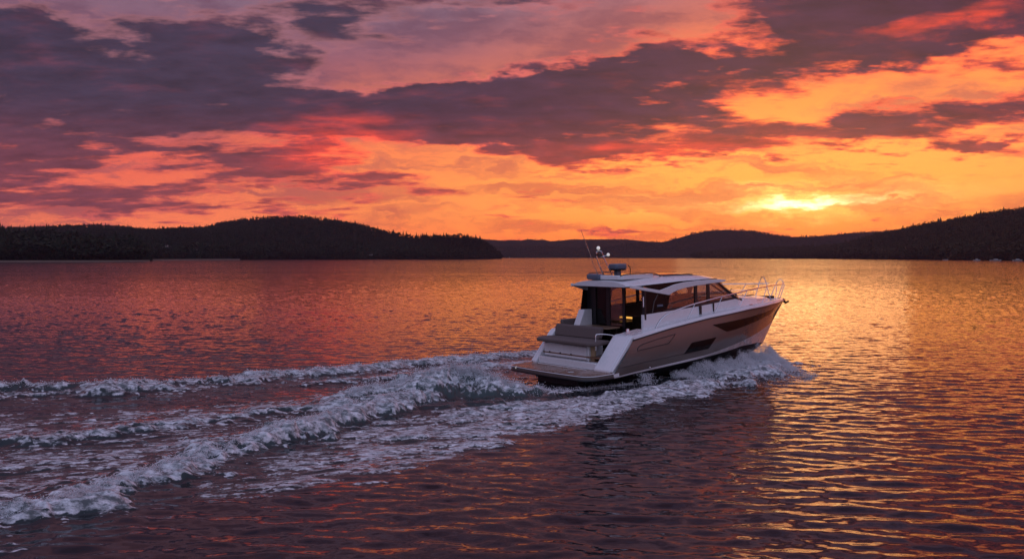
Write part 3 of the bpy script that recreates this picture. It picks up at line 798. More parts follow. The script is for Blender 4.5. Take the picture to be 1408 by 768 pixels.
hardtop = ht.build('hardtop', M['gel'], R, sharp=42)
MB().loft([[(x, -hw(x)*.96, roof_edge_low(x)-.004), (x, hw(x)*.96, roof_edge_low(x)-.004)] for x in np.linspace(1.31, 2.2, 5)]).build('roof_lining', M['dark'], hardtop)
MB().box(1.285, 1.30, -1.13, 1.13, 2.765, 2.80).build('roof_edge_strip', M['dark'], hardtop)
for sg in (-1, 1):
    low = [(1.32, 2.765), (1.6, 2.72), (3.03, 2.475)]+arch_low[1:]+[(5.75, 2.775)]
    upp = [(5.85, 2.83), (5.4, 2.872), (4.4, 2.872), (3.7, 2.842), (3.25, 2.79), (2.95, 2.72), (2.6, 2.648), (1.8, 2.775), (1.32, 2.86)]
    MB().prism(low+upp, 'y', sg*1.285, sg*1.345).build('side_arch', M['gel'], hardtop, bevel=.012)
    MB().prism([(1.85, 2.80), (2.6, 2.62), (3.0, 2.66), (3.8, 2.80), (5.4, 2.86), (5.4, 2.90), (3.5, 2.90), (2.6, 2.86)], 'y', sg*1.27, sg*1.315).build('arch_inset', M['blackglass'], hardtop)
# raised after section with trim and glossy lid
rz = top
lid = MB().prism([(1.42, -.72), (1.42, .62), (1.5, .7), (2.7, .55), (3.15, .2), (3.2, -.5), (2.9, -.80), (1.5, -.82)], 'z', 3.0, 3.135).build('roof_lid', M['gel'], hardtop, bevel=.03, seg=3)
MB().prism([(1.5, -.62), (1.5, .5), (2.6, .42), (2.95, .1), (2.98, -.4), (2.7, -.66)], 'z', 3.136, 3.142).build('lid_panel', M['blackglass'], lid)
MB().tube(arc([(1.45, -.78, 3.12), (1.7, -.84, 3.17), (2.4, -.85, 3.17), (3.0, -.82, 3.13), (3.25, -.78, 3.04)], 24), .016, 6).tube(arc([(1.45, .72, 3.12), (1.7, .76, 3.18), (2.4, .7, 3.18), (3.0, .6, 3.10), (3.25, .5, 3.06)], 24), .016, 6).build('roof_rail', M['inner'], hardtop)
MB().box(1.33, 1.60, .06, .62, 2.99, 3.17).build('roof_box', M['greyplastic'], hardtop, bevel=.06, seg=3)
# sunroof
srf = []
for x in np.linspace(3.35, 5.7, 14):
    srf.append([(x, y, lerp(edz(x)-.03, top(x), 1-abs(y/hw(x))**3.2)+.012) for y in np.linspace(-.80*min(1, (6.1-x)*1.2), .8*min(1, (6.1-x)*1.2), 9)])
MB().loft(srf).build('sunroof', M['sunroof'], hardtop)
for yv in (-.86, .86):
    MB().tube([(x, yv*min(1, (6.15-x)*1.2), lerp(edz(x)-.03, top(x), 1-abs(yv*min(1, (6.15-x)*1.2)/hw(x))**3.2)+.03) for x in np.linspace(3.3, 5.65 if yv > 0 else 4.7, 14)], .018, 6).build('sunroof_rail', M['dark'], hardtop)

# ---- roof fittings
rd = MB().prism([(1.93, -.22), (2.30, -.22), (2.38, -.15), (2.38, .13), (2.30, .20), (1.93, .20), (1.86, .13), (1.86, -.15)], 'z', 3.29, 3.47).build('radar_scanner', M['greyplastic'], R, bevel=.05, seg=3)
MB().prism([(2.03, -.08), (2.21, -.08), (2.21, .08), (2.03, .08)], 'z', 3.10, 3.262).build('radar_foot', M['greyplastic'], rd, bevel=.02)
MB().prism([(1.91, -.18), (2.33, -.18), (2.33, .17), (1.91, .17)], 'z', 3.262, 3.289).build('radar_base', M['dark'], rd, bevel=.01)
MB().tube(arc([(2.40, -.18, 3.42), (2.48, -.2, 3.33), (2.48, -.2, 3.06)], 10), .015, 6).build('radar_cable', M['dark'], rd)
ms = MB().tube(arc([(1.80, .10, 3.10), (1.62, .12, 3.15), (1.50, .15, 3.40), (1.40, .18, 3.66), (1.38, .18, 3.85)], 20), .018, 6)
ms.tube(arc([(1.86, -.05, 3.10), (1.78, -.02, 3.25), (1.64, .0, 3.50), (1.54, .04, 3.72), (1.48, .08, 3.88), (1.38, .18, 3.86)], 20), .018, 6)
mast = ms.build('light_mast', M['steel'], R)
MB().box(1.33, 1.50, .02, .18, 3.74, 3.80).build('mast_bracket', M['dark'], mast)
MB().sphere((1.42, .13, 3.98), .058, sc=(1, 1, 1.05)).build('anchor_light', M['lamp'], mast)
MB().sphere((1.62, -.10, 3.77), .052).build('search_light', M['lamp'], mast)
MB().tube([(1.45, .08, 3.70), (1.62, -.08, 3.75)], .012, 5).build('lamp_arm', M['steel'], mast)
MB().tube([(1.30, .05, 3.15), (1.05, .05, 3.66), (.62, .05, 4.55)], [.014, .011, .006], 6).build('antenna', M['steel'], R)

# ---- after bulkhead with glass doors
XB = 1.95
bh = MB()
bh.box(XB, XB+.06, .84, 1.28, 1.0, 2.79).build('bulkhead_panel', M['dark'], R)
MB().box(XB-.02, XB+.05, -1.32, -1.20, 1.45, 2.72).build('door_frame', M['dark'], R)
dr = MB().box(XB+.02, XB+.07, .22, .38, .76, 2.79).build('door_frame', M['dark'], R)
dr2 = MB().box(XB+.05, XB+.10, -.42, -.30, .76, 2.79).build('door_frame', M['dark'], R)
MB().box(XB, XB+.06, -1.2, .84, 2.72, 2.80).build('door_header', M['dark'], R)
MB().box(XB+.03, XB+.036, .38, .84, .80, 2.72).build('door_pane', M['glassd'], R)
MB().box(XB+.04, XB+.046, -.30, .22, .80, 2.72).build('door_pane', M['glass'], R)
MB().tube([(XB-.06, -1.31, 2.17), (XB-.05, -1.30, 2.48)], .020, 6).build('grab_handle', M['steel'], R)
MB().prism([(1.35, 1.45), (1.95, 1.42), (1.95, 2.0), (1.62, 2.0)], 'y', 1.02, 1.30).build('port_quarter_panel', M['gel'], R, bevel=.02)
MB().prism([(1.66, 1.99), (1.95, 1.99), (1.95, 2.75), (1.80, 2.75)], 'y', 1.24, 1.26).build('quarter_glass', M['glassd'], R)
MB().prism([(1.35, 2.765), (1.95, 2.765), (1.95, 2.60), (1.8, 2.63)], 'y', 1.20, 1.28).build('roof_bracket', M['gel'], R)

# ---- interior
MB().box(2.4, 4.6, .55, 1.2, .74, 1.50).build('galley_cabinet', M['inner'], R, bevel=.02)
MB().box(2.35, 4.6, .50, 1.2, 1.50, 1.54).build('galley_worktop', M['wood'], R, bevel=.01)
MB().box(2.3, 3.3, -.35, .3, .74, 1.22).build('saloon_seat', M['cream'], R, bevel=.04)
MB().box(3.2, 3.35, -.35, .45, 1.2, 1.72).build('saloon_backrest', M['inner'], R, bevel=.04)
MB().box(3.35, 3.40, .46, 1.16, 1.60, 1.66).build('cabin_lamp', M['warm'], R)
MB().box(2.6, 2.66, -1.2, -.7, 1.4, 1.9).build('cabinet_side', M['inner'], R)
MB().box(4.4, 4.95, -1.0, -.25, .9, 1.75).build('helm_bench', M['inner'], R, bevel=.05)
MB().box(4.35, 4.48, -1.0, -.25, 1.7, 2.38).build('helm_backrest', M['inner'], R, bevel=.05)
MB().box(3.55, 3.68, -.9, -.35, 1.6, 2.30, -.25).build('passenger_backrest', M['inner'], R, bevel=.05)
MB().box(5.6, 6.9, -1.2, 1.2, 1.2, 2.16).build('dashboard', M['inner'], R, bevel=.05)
MB().tube([(5.45+.03*math.cos(a)*0, -.62+.19*math.cos(a), 2.08+.19*math.sin(a)) for a in np.linspace(0, 2*PI, 21)], .014, 6).build('steering_wheel', M['dark'], R)
MB().tube([(5.1, .2, 2.74), (5.5, .5, 2.3), (5.7, .6, 2.15)], .02, 6).build('inner_stay', M['dark'], R)

for sg in (-1, 1):
    MB().loft([[(x, sg*1.232, .74), (x, sg*1.225, trz(x)+.002)] for x in np.linspace(2.05, 6.4, 10)]).build('cabin_lining', M['inner'], R, solid=.01)
# ---- rails
def stan(m, a, b): m.tube([a, b], .012, 6)
def rail(sg):
    m = MB()
    yb = lambda x, o=.12: sg*(sy(x)-o)
    top_ = arc([(1.96, yb(1.96), wz(1.96)), (2.2, yb(2.2), 1.78), (2.55, yb(2.55), 1.95), (3.2, yb(3.2), 2.08), (3.85, yb(3.85), 2.18), (5.3, yb(5.3), 2.34), (7.05, yb(7.05), 2.47), (8.6, yb(8.6), 2.50), (10.05, yb(10.05, .06), 2.47), (10.5, sg*.30, 2.47)], 60)
    m.tube(top_, .021, 6)
    for xb, xt, zt in ((3.39, 3.80, 2.17), (4.73, 5.15, 2.32), (6.02, 6.6, 2.44), (7.72, 8.2, 2.49), (9.3, 9.6, 2.49)):
        stan(m, (xb, yb(xb), wz(xb)-.02), (xt, yb(xt), zt))
    if sg > 0:
        m.tube(arc([(5.5, yb(5.5), 2.12), (7, yb(7), 2.22), (8.6, yb(8.6), 2.25), (10.05, yb(10.05, .06), 2.24)], 30), .009, 5)
    return m.build('bow_rail', M['steel'], R)
rail(-1); rail(1)
def hoop(a, b, ta, tb_):
    a, b, ta, tb_ = map(np.array, (a, b, ta, tb_))
    mid = (ta+tb_)/2+np.array([0, 0, .12])
    pts = arc([tuple(a), tuple(lerp(a, ta, .5)), tuple(ta), tuple(mid), tuple(tb_), tuple(lerp(b, tb_, .5)), tuple(b)], 42)
    MB().tube(pts, .016, 6).build('pulpit_hoop', M['steel'], R)
hoop((9.75, .38, 1.98), (9.30, -.62, 1.94), (10.05, .36, 2.62), (9.85, .0, 2.62))
hoop((10.20, .02, 1.97), (10.1, -.36, 1.95), (10.60, .03, 2.50), (10.66, -.22, 2.50))
MB().tube([(10.45, -.22, 1.93), (10.72, -.24, 2.43)], .014, 6).build('pulpit_post', M['steel'], R)
MB().tube(arc([(1.7, 1.55, 1.50), (1.75, 1.5, 1.72), (2.1, 1.42, 1.95), (2.5, 1.36, 2.05)], 16), .014, 6).build('port_grab_rail', M['steel'], R)
# anchor, windlass and cleats
an = MB().box(10.45, 11.03, -.06, .06, 1.80, 1.86).build('bow_roller', M['steel'], R, bevel=.01)
MB().tube([(10.7, 0, 1.90), (11.0, 0, 1.86), (11.12, 0, 1.72)], .03, 6).tube([(11.12, -.13, 1.78), (11.13, 0, 1.70), (11.12, .13, 1.78)], .035, 6).build('anchor', M['dark'], an)
MB().box(9.95, 10.25, -.13, .13, 1.93, 2.03).build('windlass', M['dark'], R, bevel=.03)
MB().tube([(9.2, .2, 2.05), (9.7, -.1, 2.03), (10.0, 0, 2.0)], .03, 6).build('anchor_chain', M['dark'], R)
for (a, b, c) in ((.98, -1.5, 1.41), (1.12, -1.42, 1.43), (1.5, -1.5, 1.47), (6.9, -1.52, 1.91), (1.0, 1.7, 1.41)):
    MB().box(a-.09, a+.09, b-.02, b+.02, c+.03, c+.06).box(a-.05, a-.02, b-.015, b+.015, c-.02, c+.04).box(a+.02, a+.05, b-.015, b+.015, c-.02, c+.04).build('cleat', M['steel'], R, bevel=.006)
MB().tube([(1.2, -1.3, 1.42), (1.2, -1.3, 1.56)], [.06, .045], 10).build('winch', M['steel'], R)

# ------------------------------------------------------------------ person at the helm
def person(at):
    bm = bmesh.new()
    V = {}
    pts = {'pel': (0, 0, 0, .13), 'waist': (.0, 0, .18, .12), 'chest': (.02, 0, .38, .155), 'neck': (.03, 0, .54, .055), 'headb': (.045, 0, .64, .075), 'head': (.05, 0, .73, .098),
           'shl': (.01, .18, .48, .065), 'ell': (.14, .24, .26, .048), 'wrl': (.38, .16, .30, .034), 'hal': (.46, .14, .32, .04),
           'shr': (.01, -.18, .48, .065), 'elr': (.14, -.24, .26, .048), 'wrr': (.38, -.16, .30, .034), 'har': (.46, -.14, .32, .04),
           'hipl': (.04, .09, -.03, .10), 'knl': (.42, .11, -.02, .065), 'anl': (.46, .11, -.42, .045), 'tol': (.60, .12, -.46, .04),
           'hipr': (.04, -.09, -.03, .10), 'knr': (.42, -.11, -.02, .065), 'anr': (.46, -.11, -.42, .045), 'tor': (.60, -.12, -.46, .04)}
    for k, p in pts.items(): V[k] = bm.verts.new(p[:3])
    for a, b in (('pel','waist'),('waist','chest'),('chest','neck'),('neck','headb'),('headb','head'),('chest','shl'),('shl','ell'),('ell','wrl'),('wrl','hal'),('chest','shr'),('shr','elr'),('elr','wrr'),('wrr','har'),
                 ('pel','hipl'),('hipl','knl'),('knl','anl'),('anl','tol'),('pel','hipr'),('hipr','knr'),('knr','anr'),('anr','tor')):
        bm.edges.new((V[a], V[b]))
    me = bpy.data.meshes.new('person'); bm.verts.index_update(); bm.to_mesh(me); bm.free()
    o = bpy.data.objects.new('person', me); COL.objects.link(o)
    sk = o.modifiers.new('skin', 'SKIN'); sk.use_smooth_shade = True
    for i, k in enumerate(pts): me.skin_vertices[0].data[i].radius = (pts[k][3],)*2
    me.skin_vertices[0].data[0].use_root = True
    s = o.modifiers.new('sub', 'SUBSURF'); s.levels = 2; s.render_levels = 2
    me.materials.append(pmat('navy_jacket', (.03, .03, .05), .8, var=.1))
    o.matrix_world = R.matrix_world @ Matrix.Translation(at)
    hb = MB().sphere((.035, 0, .755), .112, sc=(1, .92, 1)).build('hair', pmat('dark_hair', (.02, .014, .01), .7), o)
    skin = pmat('skin', (.30, .17, .11), .5)
    MB().sphere((.085, 0, .70), .088, sc=(.8, .82, 1.1)).sphere((.165, 0, .70), .018).sphere((.07, .085, .71), .025, sc=(.6, .4, 1)).sphere((.07, -.085, .71), .025, sc=(.6, .4, 1)).build('face', skin, o)
    for sg in (1, -1):
        hm = MB().sphere((.47, sg*.14, .325), .04, sc=(1, .55, 1))
        for k in range(4): hm.tube(arc([(.49, sg*(.125+.002*k), .35-.02*k), (.545-.004*k, sg*.11, .355-.021*k), (.55, sg*.085, .34-.02*k)], 6), .009, 5)
        hm.tube([(.47, sg*.12, .36), (.51, sg*.095, .385)], .011, 5)
        hm.build('hand', skin, o)
    tag(o, 'person in a dark jacket seated at the helm inside the cabin', 'person')
person((4.80, -.62, 1.88))

# ------------------------------------------------------------------ spray droplets
def spray(name, centers, sizes, label):
    n = len(centers)
    tet = np.array([[1, 1, 1], [1, -1, -1], [-1, 1, -1], [-1, -1, 1]], float)/1.5
    ang = RS.rand(n, 3)*2*PI
    c, s = np.cos(ang), np.sin(ang)
    Rz = np.zeros((n, 3, 3)); Rz[:, 0, 0] = c[:, 0]; Rz[:, 0, 1] = -s[:, 0]; Rz[:, 1, 0] = s[:, 0]; Rz[:, 1, 1] = c[:, 0]; Rz[:, 2, 2] = 1
    Rx = np.zeros((n, 3, 3)); Rx[:, 0, 0] = 1; Rx[:, 1, 1] = c[:, 1]; Rx[:, 1, 2] = -s[:, 1]; Rx[:, 2, 1] = s[:, 1]; Rx[:, 2, 2] = c[:, 1]
    RR = Rz @ Rx
    vs = np.einsum('nij,kj->nki', RR, tet)*sizes[:, None, None]+centers[:, None, :]
    fs = np.array([[0, 1, 2], [0, 3, 1], [0, 2, 3], [1, 3, 2]])
    faces = (np.arange(n)[:, None, None]*4+fs[None]).reshape(-1, 3)
    o = np_mesh(name, vs.reshape(-1, 3), faces, M['spray'], smooth=False, nv=3)
    return tag(o, label, 'spray', kind='stuff')
def spray_mat():
    m, nt, b = new_mat('spray_drops')
    b.inputs['Base Color'].default_value = (.85, .86, .88, 1); b.inputs['Roughness'].default_value = .5
    tr = nt.node('ShaderNodeBsdfTranslucent'); tr.inputs[0].default_value = (.85, .86, .88, 1)
    mx = nt.node('ShaderNodeMixShader'); mx.inputs[0].default_value = .45
    nt.l.new(b.outputs[0], mx.inputs[1]); nt.l.new(tr.outputs[0], mx.inputs[2]); nt.l.new(mx.outputs[0], nt.n['Material Output'].inputs[0])
    return m
M['spray'] = spray_mat()
def surf_z(qx_, qy_):
    """height of the water surface at world points"""
    d = np.hypot(qx_, qy_); a = np.degrees(np.arctan2(qx_, qy_))
    di = np.interp(-d, -dist, np.arange(ND)); ai = np.interp(a, a_out, np.arange(NA))
    ZZ = Z.reshape(ND, NA)
    return ZZ[np.clip(np.round(di).astype(int), 0, ND-1), np.clip(np.round(ai).astype(int), 0, NA-1)]
# bow spray: a fan leaving the chine and falling outward
n = 75000
t = RS.rand(n)**.9
pathx = np.interp(t, [0, .15, .35, .6, .8, 1], [9.45, 9.0, 8.2, 6.6, 4.6, 2.4])
hy = np.interp(t, [0, .15, .35, .6, .8, 1], [.35, .75, 1.15, 1.55, 1.75, 1.85])
out = RS.gamma(1.6, .42, n)*np.interp(t, [0, .1, .3, .6, 1], [.8, 1.1, 1.5, 1.2, .7])
out = np.clip(out, 0, 3.0)
reach = np.interp(t, [0, .15, .35, .6, 1], [1.3, 1.8, 2.1, 1.7, 1.1])
hz0 = np.interp(t, [0, .12, .3, .6, 1], [.20, .30, .56, .60, .26])
r_ = np.clip(out/reach, 0, 1.3)
base_h = hz0*np.clip(1-r_, 0, 1)**.9*(0.85+.22*samp(N1, pathx*1.2, r_*1.5, 24.0)+.12*samp(N2, pathx, r_*.7, 12.0))
zz = np.clip(base_h, 0, 2)*RS.rand(n)**.45+RS.gamma(1.0, .035, n)*(.3+hz0)
fx_ = pathx-out*np.interp(t, [0, .2, .6, 1], [.85, .7, .35, .1])*(.8+.4*RS.rand(n))
cx_, cy_ = BX+fx_*HD[0]-(hy+out)*PT[0], BY+fx_*HD[1]-(hy+out)*PT[1]
cz_ = surf_z(cx_, cy_)*.6+zz
spray('bow_spray', np.stack([cx_, cy_, cz_], 1), .0035+.009*RS.rand(n)**2.5, 'fine white spray thrown outward from the bow of the motor yacht')
# droplets along crests
L_ = []; S_ = []
def crest_drops(pix, heights, n, spread, up, size, back=.0):
    pts = np.array([wp(*p) for p in pix]); k = len(pts)-1
    tt = RS.rand(n)*k; px_ = np.interp(tt, np.arange(k+1), pts[:, 0]); py_ = np.interp(tt, np.arange(k+1), pts[:, 1])
    a = RS.rand(n)*2*PI; r = RS.gamma(1, spread, n)
    px_ = px_+np.cos(a)*r; py_ = py_+np.sin(a)*r+back
    hgt = np.interp(tt, np.arange(k+1), heights)
    z = surf_z(px_, py_)+RS.gamma(1.0, up, n)*hgt*.7
    L_.append(np.stack([px_, py_, z], 1)); S_.append(size*(.4+RS.rand(n)**2*1.2))
crest_drops([(480,556),(540,546),(590,542),(620,541),(642,540),(665,541),(700,543),(735,543)], [.5,.8,1,1.2,1.6,1.2,.8,.5], 22000, .14, .09, .010)
crest_drops([(735,543),(765,538),(800,535),(840,530),(870,528)], [.6,.6,.5,.5,.5], 3500, .12, .06, .009)
crest_drops([(0,716),(85,700),(141,678),(200,660),(243,647),(299,630),(342,614),(384,602),(427,592),(483,576),(530,563),(575,553)], [.6,.6,.7,.7,.8,.9,1,1,1,1,.9,.6], 14000, .09, .045, .007)
crest_drops([(0,541),(171,536),(299,529),(427,515),(570,500),(730,488)], [.5]*6, 6000, .12, .05, .012)
a0 = bw(.9, -2.3); n_ = 900
L_.append(np.stack([a0[0]+.12*RS.randn(n_), a0[1]+.12*RS.randn(n_), .08+RS.rand(n_)**1.5*.30], 1)); S_.append(.005+.010*RS.rand(n_)**2)
spray('wake_spray', np.concatenate(L_), np.concatenate(S_), 'loose droplets flying off the crests of the boat wake astern')

# ------------------------------------------------------------------ shores, hills and woods
def shore_pt(px, d): a = math.atan((px-704)/F); return d*math.tan(a), d     # d measured along the view axis
def hill(name, prof_, shore, ridge_d, back_d, mat, nx=160, nt_=24, power=.75, rough=.0, seed=5):
    pxs = np.linspace(prof_[0][0], prof_[-1][0], nx)
    ty_ = np.interp(pxs, [p[0] for p in prof_], [p[1] for p in prof_])
    ds = np.interp(pxs, [p[0] for p in shore], [F*H/(p[1]-HZ) for p in shore])
    dr = np.interp(pxs, [p[0] for p in ridge_d], [p[1] for p in ridge_d]) if hasattr(ridge_d, '__len__') else np.full(nx, ridge_d)
    zr = (HZ-ty_)/F*dr+H
    nz = tile(256, 4000., 60, 900, 1.8, seed)
    rows = []
    T = list(np.linspace(0, 1, nt_))+[1.15, 1.4, 1.8]
    grid = np.zeros((len(T), nx, 3))
    for k, t_ in enumerate(T):
        d = lerp(ds, dr, t_) if t_ <= 1 else dr+(back_d-dr)*(t_-1)/.8
        xx = d*(pxs-704)/F
        if t_ <= 1:
            z = .35+(np.maximum(zr, 1)-.35)*(t_**power)*(1+.0*t_)
            z = z+rough*samp(nz, xx, d, 4000.)*math.sin(PI*t_)*np.clip(zr/60, 0, 1)
            if k == 0: z = np.full(nx, -.5)
        else: z = zr*(1-(t_-1)/.8)-.5*(t_ > 1.7)
        grid[k, :, 0] = xx; grid[k, :, 1] = d; grid[k, :, 2] = z
    nT = len(T)
    q = (np.arange(nT-1)[:, None]*nx+np.arange(nx-1)[None]).ravel()
    o = np_mesh(name, grid.reshape(-1, 3), np.stack([q, q+1, q+nx+1, q+nx], 1), mat)
    tag(o, kind='structure')
    return pxs, grid, nt_
MG = pmat('forest_floor', (.010, .014, .009), 1.0, var=.4, vscale=.02)
MG.node_tree.nodes['Principled BSDF'].inputs['Specular IOR Level'].default_value = 0.0
MBK = pmat('grassy_bank', (.085, .065, .045), .9, var=.4, vscale=.05)

def leaf_mat(name, a, b_):
    m, nt, b = new_mat(name)
    geo = nt.node('ShaderNodeNewGeometry'); info = nt.node('ShaderNodeObjectInfo')
    n = nt.noise(geo.outputs['Position'], .05, 3, .6)
    r = nt.math('ADD', nt.math('MULTIPLY', geo.outputs['Random Per Island'], .6), nt.math('MULTIPLY', n.outputs[0], .5))
    nt.l.new(nt.mix(nt.rng(r, .2, .95, 0, 1, 'LINEAR'), a, b_), b.inputs['Base Color'])
    b.inputs['Roughness'].default_value = .9; b.inputs['Specular IOR Level'].default_value = .1
    return m
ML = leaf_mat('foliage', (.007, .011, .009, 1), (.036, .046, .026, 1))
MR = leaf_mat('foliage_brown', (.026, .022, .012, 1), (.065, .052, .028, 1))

def conifer(seed, tiers=8, pts=9):
    r = np.random.RandomState(seed); vs = []; fs = []
    vs += [(.02, 0, 0), (-.01, .02, 0), (-.01, -.02, 0), (0, 0, .9)]; fs += [(0, 1, 3), (1, 2, 3), (2, 0, 3)]
    for k in range(tiers):
        z = .10+.82*k/tiers; rad = .19*(1-k/tiers)**.85*(.8+.4*r.rand())+.012; top_ = min(1.0, z+.20)
        for j in range(pts):
            a = 2*PI*(j+r.rand()*.7)/pts; w = .38+.2*r.rand(); rr = rad*(.55+.65*r.rand()); dz_ = -.03*r.rand()
            i = len(vs)
            vs += [(rr*math.cos(a-w*.5)*.9, rr*math.sin(a-w*.5)*.9, z+dz_), (rr*math.cos(a+w*.5)*.9, rr*math.sin(a+w*.5)*.9, z+dz_-.015), (0, 0, top_-.03*r.rand())]
            fs.append((i, i+1, i+2))
    return np.array(vs), np.array(fs)
def broadleaf(seed, n=110):
    r = np.random.RandomState(seed); vs = []; fs = []
    vs += [(.02, 0, 0), (-.01, .02, 0), (-.01, -.02, 0), (0, 0, .6)]; fs += [(0, 1, 3), (1, 2, 3), (2, 0, 3)]
    cl = [(r.randn()*.13, r.randn()*.13, .32+.5*r.rand(), .11+.09*r.rand()) for _ in range(9)]
    for k in range(n):
        c = cl[r.randint(len(cl))]; d = r.randn(3); d /= np.linalg.norm(d); p = np.array(c[:3])+d*c[3]*(.6+.4*r.rand())
        p[2] = min(1, max(.12, p[2]))
        e1 = r.randn(3); e1 /= np.linalg.norm(e1); e2 = np.cross(e1, d); e2 /= np.linalg.norm(e2)+1e-9; s = .045+.035*r.rand()
        i = len(vs); vs += [tuple(p+e1*s), tuple(p-e1*s*.5+e2*s), tuple(p-e1*s*.5-e2*s)]; fs.append((i, i+1, i+2))
    return np.array(vs), np.array(fs)
CON = [conifer(s) for s in range(5)]; BRO = [broadleaf(s+50) for s in range(5)]

def wood(name, hl, n, hmin, hmax, label, mat, mixb=.4, tmax=1.0, tpow=1.0, pxr=None, tmin=.01, lowpoly=False, seed=3):
    pxs, g, ntt = hl; r = np.random.RandomState(seed)
    fx = r.rand(n)*(len(pxs)-1) if pxr is None else np.interp(r.uniform(pxr[0], pxr[1], n), pxs, np.arange(len(pxs)))
    ft = (tmin+(tmax-tmin)*r.rand(n)**tpow)*(ntt-1)
    i = np.minimum(fx.astype(int), len(pxs)-2); j = np.minimum(ft.astype(int), ntt-2); a = (fx-i)[:, None]; b = (ft-j)[:, None]
    p = g[j, i]*(1-a)*(1-b)+g[j, i+1]*a*(1-b)+g[j+1, i]*(1-a)*b+g[j+1, i+1]*a*b
    p[:, 2] = np.maximum(p[:, 2], .2)
    ppx = p[:, 0]/p[:, 1]*F+704; ok = np.ones(n, bool)
    for c0, c1, dm in CLEAR: ok &= ~((ppx > c0) & (ppx < c1) & (p[:, 1] < dm))
    p = p[ok]; n = len(p)
    return place(name, p, r.uniform(hmin, hmax, n)*(.75+.5*r.rand(n)**2), label, mat, mixb, r)
def place(name, p, hs, label, mat, mixb, r):
    VS = []; FS = []; off = 0; n = len(p)
    kind = r.rand(n) < mixb; var = r.randint(0, 5, n)
    for isb in (False, True):
        for vv in range(5):
            m = (kind == isb) & (var == vv); k = m.sum()
            if not k: continue
            tv, tf = (BRO if isb else CON)[vv]
            an = r.rand(k)*2*PI; c, s = np.cos(an), np.sin(an)
            h = hs[m]*(.8 if isb else 1.0); wd = h*r.uniform(1.1, 1.7, k)*(1.1 if isb else 1.0)
            x_ = (tv[None, :, 0]*c[:, None]-tv[None, :, 1]*s[:, None])*wd[:, None]+p[m][:, None, 0]
            y_ = (tv[None, :, 0]*s[:, None]+tv[None, :, 1]*c[:, None])*wd[:, None]+p[m][:, None, 1]
            z_ = tv[None, :, 2]*h[:, None]+p[m][:, None, 2]-.2
            VS.append(np.stack([x_, y_, z_], -1).reshape(-1, 3)); FS.append((tf[None]+(np.arange(k)*len(tv))[:, None, None]).reshape(-1, 3)+off); off += k*len(tv)
    o = np_mesh(name, np.concatenate(VS), np.concatenate(FS), mat, smooth=False, nv=3)
    return tag(o, label, 'wood', kind='stuff')

def skyline(name, label, group, pts, n, hmin, hmax, dfun, mat, seed=1, mixb=0.0, sink=.0):
    """individual trees along a skyline; pts = picture points of the ground under them"""
    r = np.random.RandomState(seed); pxs = np.sort(r.uniform(pts[0][0], pts[-1][0], n))
    protos = {}
    for k, px in enumerate(pxs):
        gy = np.interp(px, [p[0] for p in pts], [p[1] for p in pts]); d = dfun(px)*r.uniform(.985, 1.0)
        z = (HZ-gy)/F*d+H
        isb = r.rand() < mixb; vv = r.randint(5)
        key = (isb, vv)
        if key not in protos:
            tv, tf = (BRO if isb else CON)[vv]
            me = bpy.data.meshes.new(name); me.from_pydata([tuple(q) for q in tv], [], [tuple(q) for q in tf.tolist()]); me.materials.append(mat); protos[key] = me
        o = bpy.data.objects.new(name, protos[key]); COL.objects.link(o)
        h = r.uniform(hmin, hmax)*(.8+.4*r.rand()); w = h*r.uniform(1.1, 1.7)
        o.location = (d*(px-704)/F, d, z-.03*h-sink); o.scale = (w, w, h); o.rotation_euler = (0, 0, r.rand()*6.28)
        tag(o, label, 'tree', group)

CLEAR = [(220.5, 237, 1210), (251, 273, 1190), (506, 520, 1500), (1194, 1200, 1650)]
def ground_at(hl, px, py):
    pxs, g, ntt = hl; i = np.interp(px, pxs, np.arange(len(pxs))); a = i-int(i); i = int(i)
    col = g[:ntt, i]*(1-a)+g[:ntt, i+1]*a
    yy = HZ-(col[:, 2]-H)/col[:, 1]*F
    k = np.interp(-py, -yy, np.arange(ntt)); j = min(int(k), ntt-2); b = k-j
    return col[j]*(1-b)+col[j+1]*b
# farthest ridges
h_far = hill('far_hills', [(560,337),(600,330),(640,327),(680,330),(700,331),(730,332),(760,332),(785,329),(830,329),(860,329),(880,331),(900,333),(930,335),(980,336),(1060,333),(1110,327),(1180,322),(1250,319),(1330,316),(1420,316),(1500,322)],
             [(560,354.2),(1500,354.2)], 4400, 6200, MG, power=.9, rough=14, seed=8)
h_mid = hill('middle_hills', [(560,345),(640,344),(690,340),(740,338),(770,340),(800,343),(840,338),(880,334),(910,333),(930,328),(950,322),(975,317),(1000,316),(1030,318),(1060,323),(1090,326),(1130,325),(1170,320),(1230,318),(1290,318),(1360,322)],
             [(560,354.35),(1360,354.35)], 3500, 4600, MG, power=.8, rough=10, seed=9)
# wooded hill on the left
h_left = hill('left_hills', [(-120,318),(0,316),(60,314),(120,312),(170,314),(205,318),(240,316),(290,314),(310,308),(340,303),(375,300),(410,300),(450,304),(490,312),(530,321),(570,327),(600,327),(625,326),(650,328),(668,335),(680,346),(690,354)],
              [(-120,357.5),(200,357.5),(400,356.6),(600,356.2),(690,355.6)], [(-120,2100),(200,1900),(500,1700),(600,1450),(690,1720)], 2900, MG, power=.8, rough=6, seed=10)
# near left shore
h_near = hill('left_shore', [(-160,330),(0,331),(60,334),(110,337),(150,341),(180,346),(203,352.5),(210,354)],
              [(-160,359.6),(0,359.6),(150,359.2),(210,358.8)], [(-160,900),(150,860),(210,790)], 1100, MG, power=.8, seed=11)
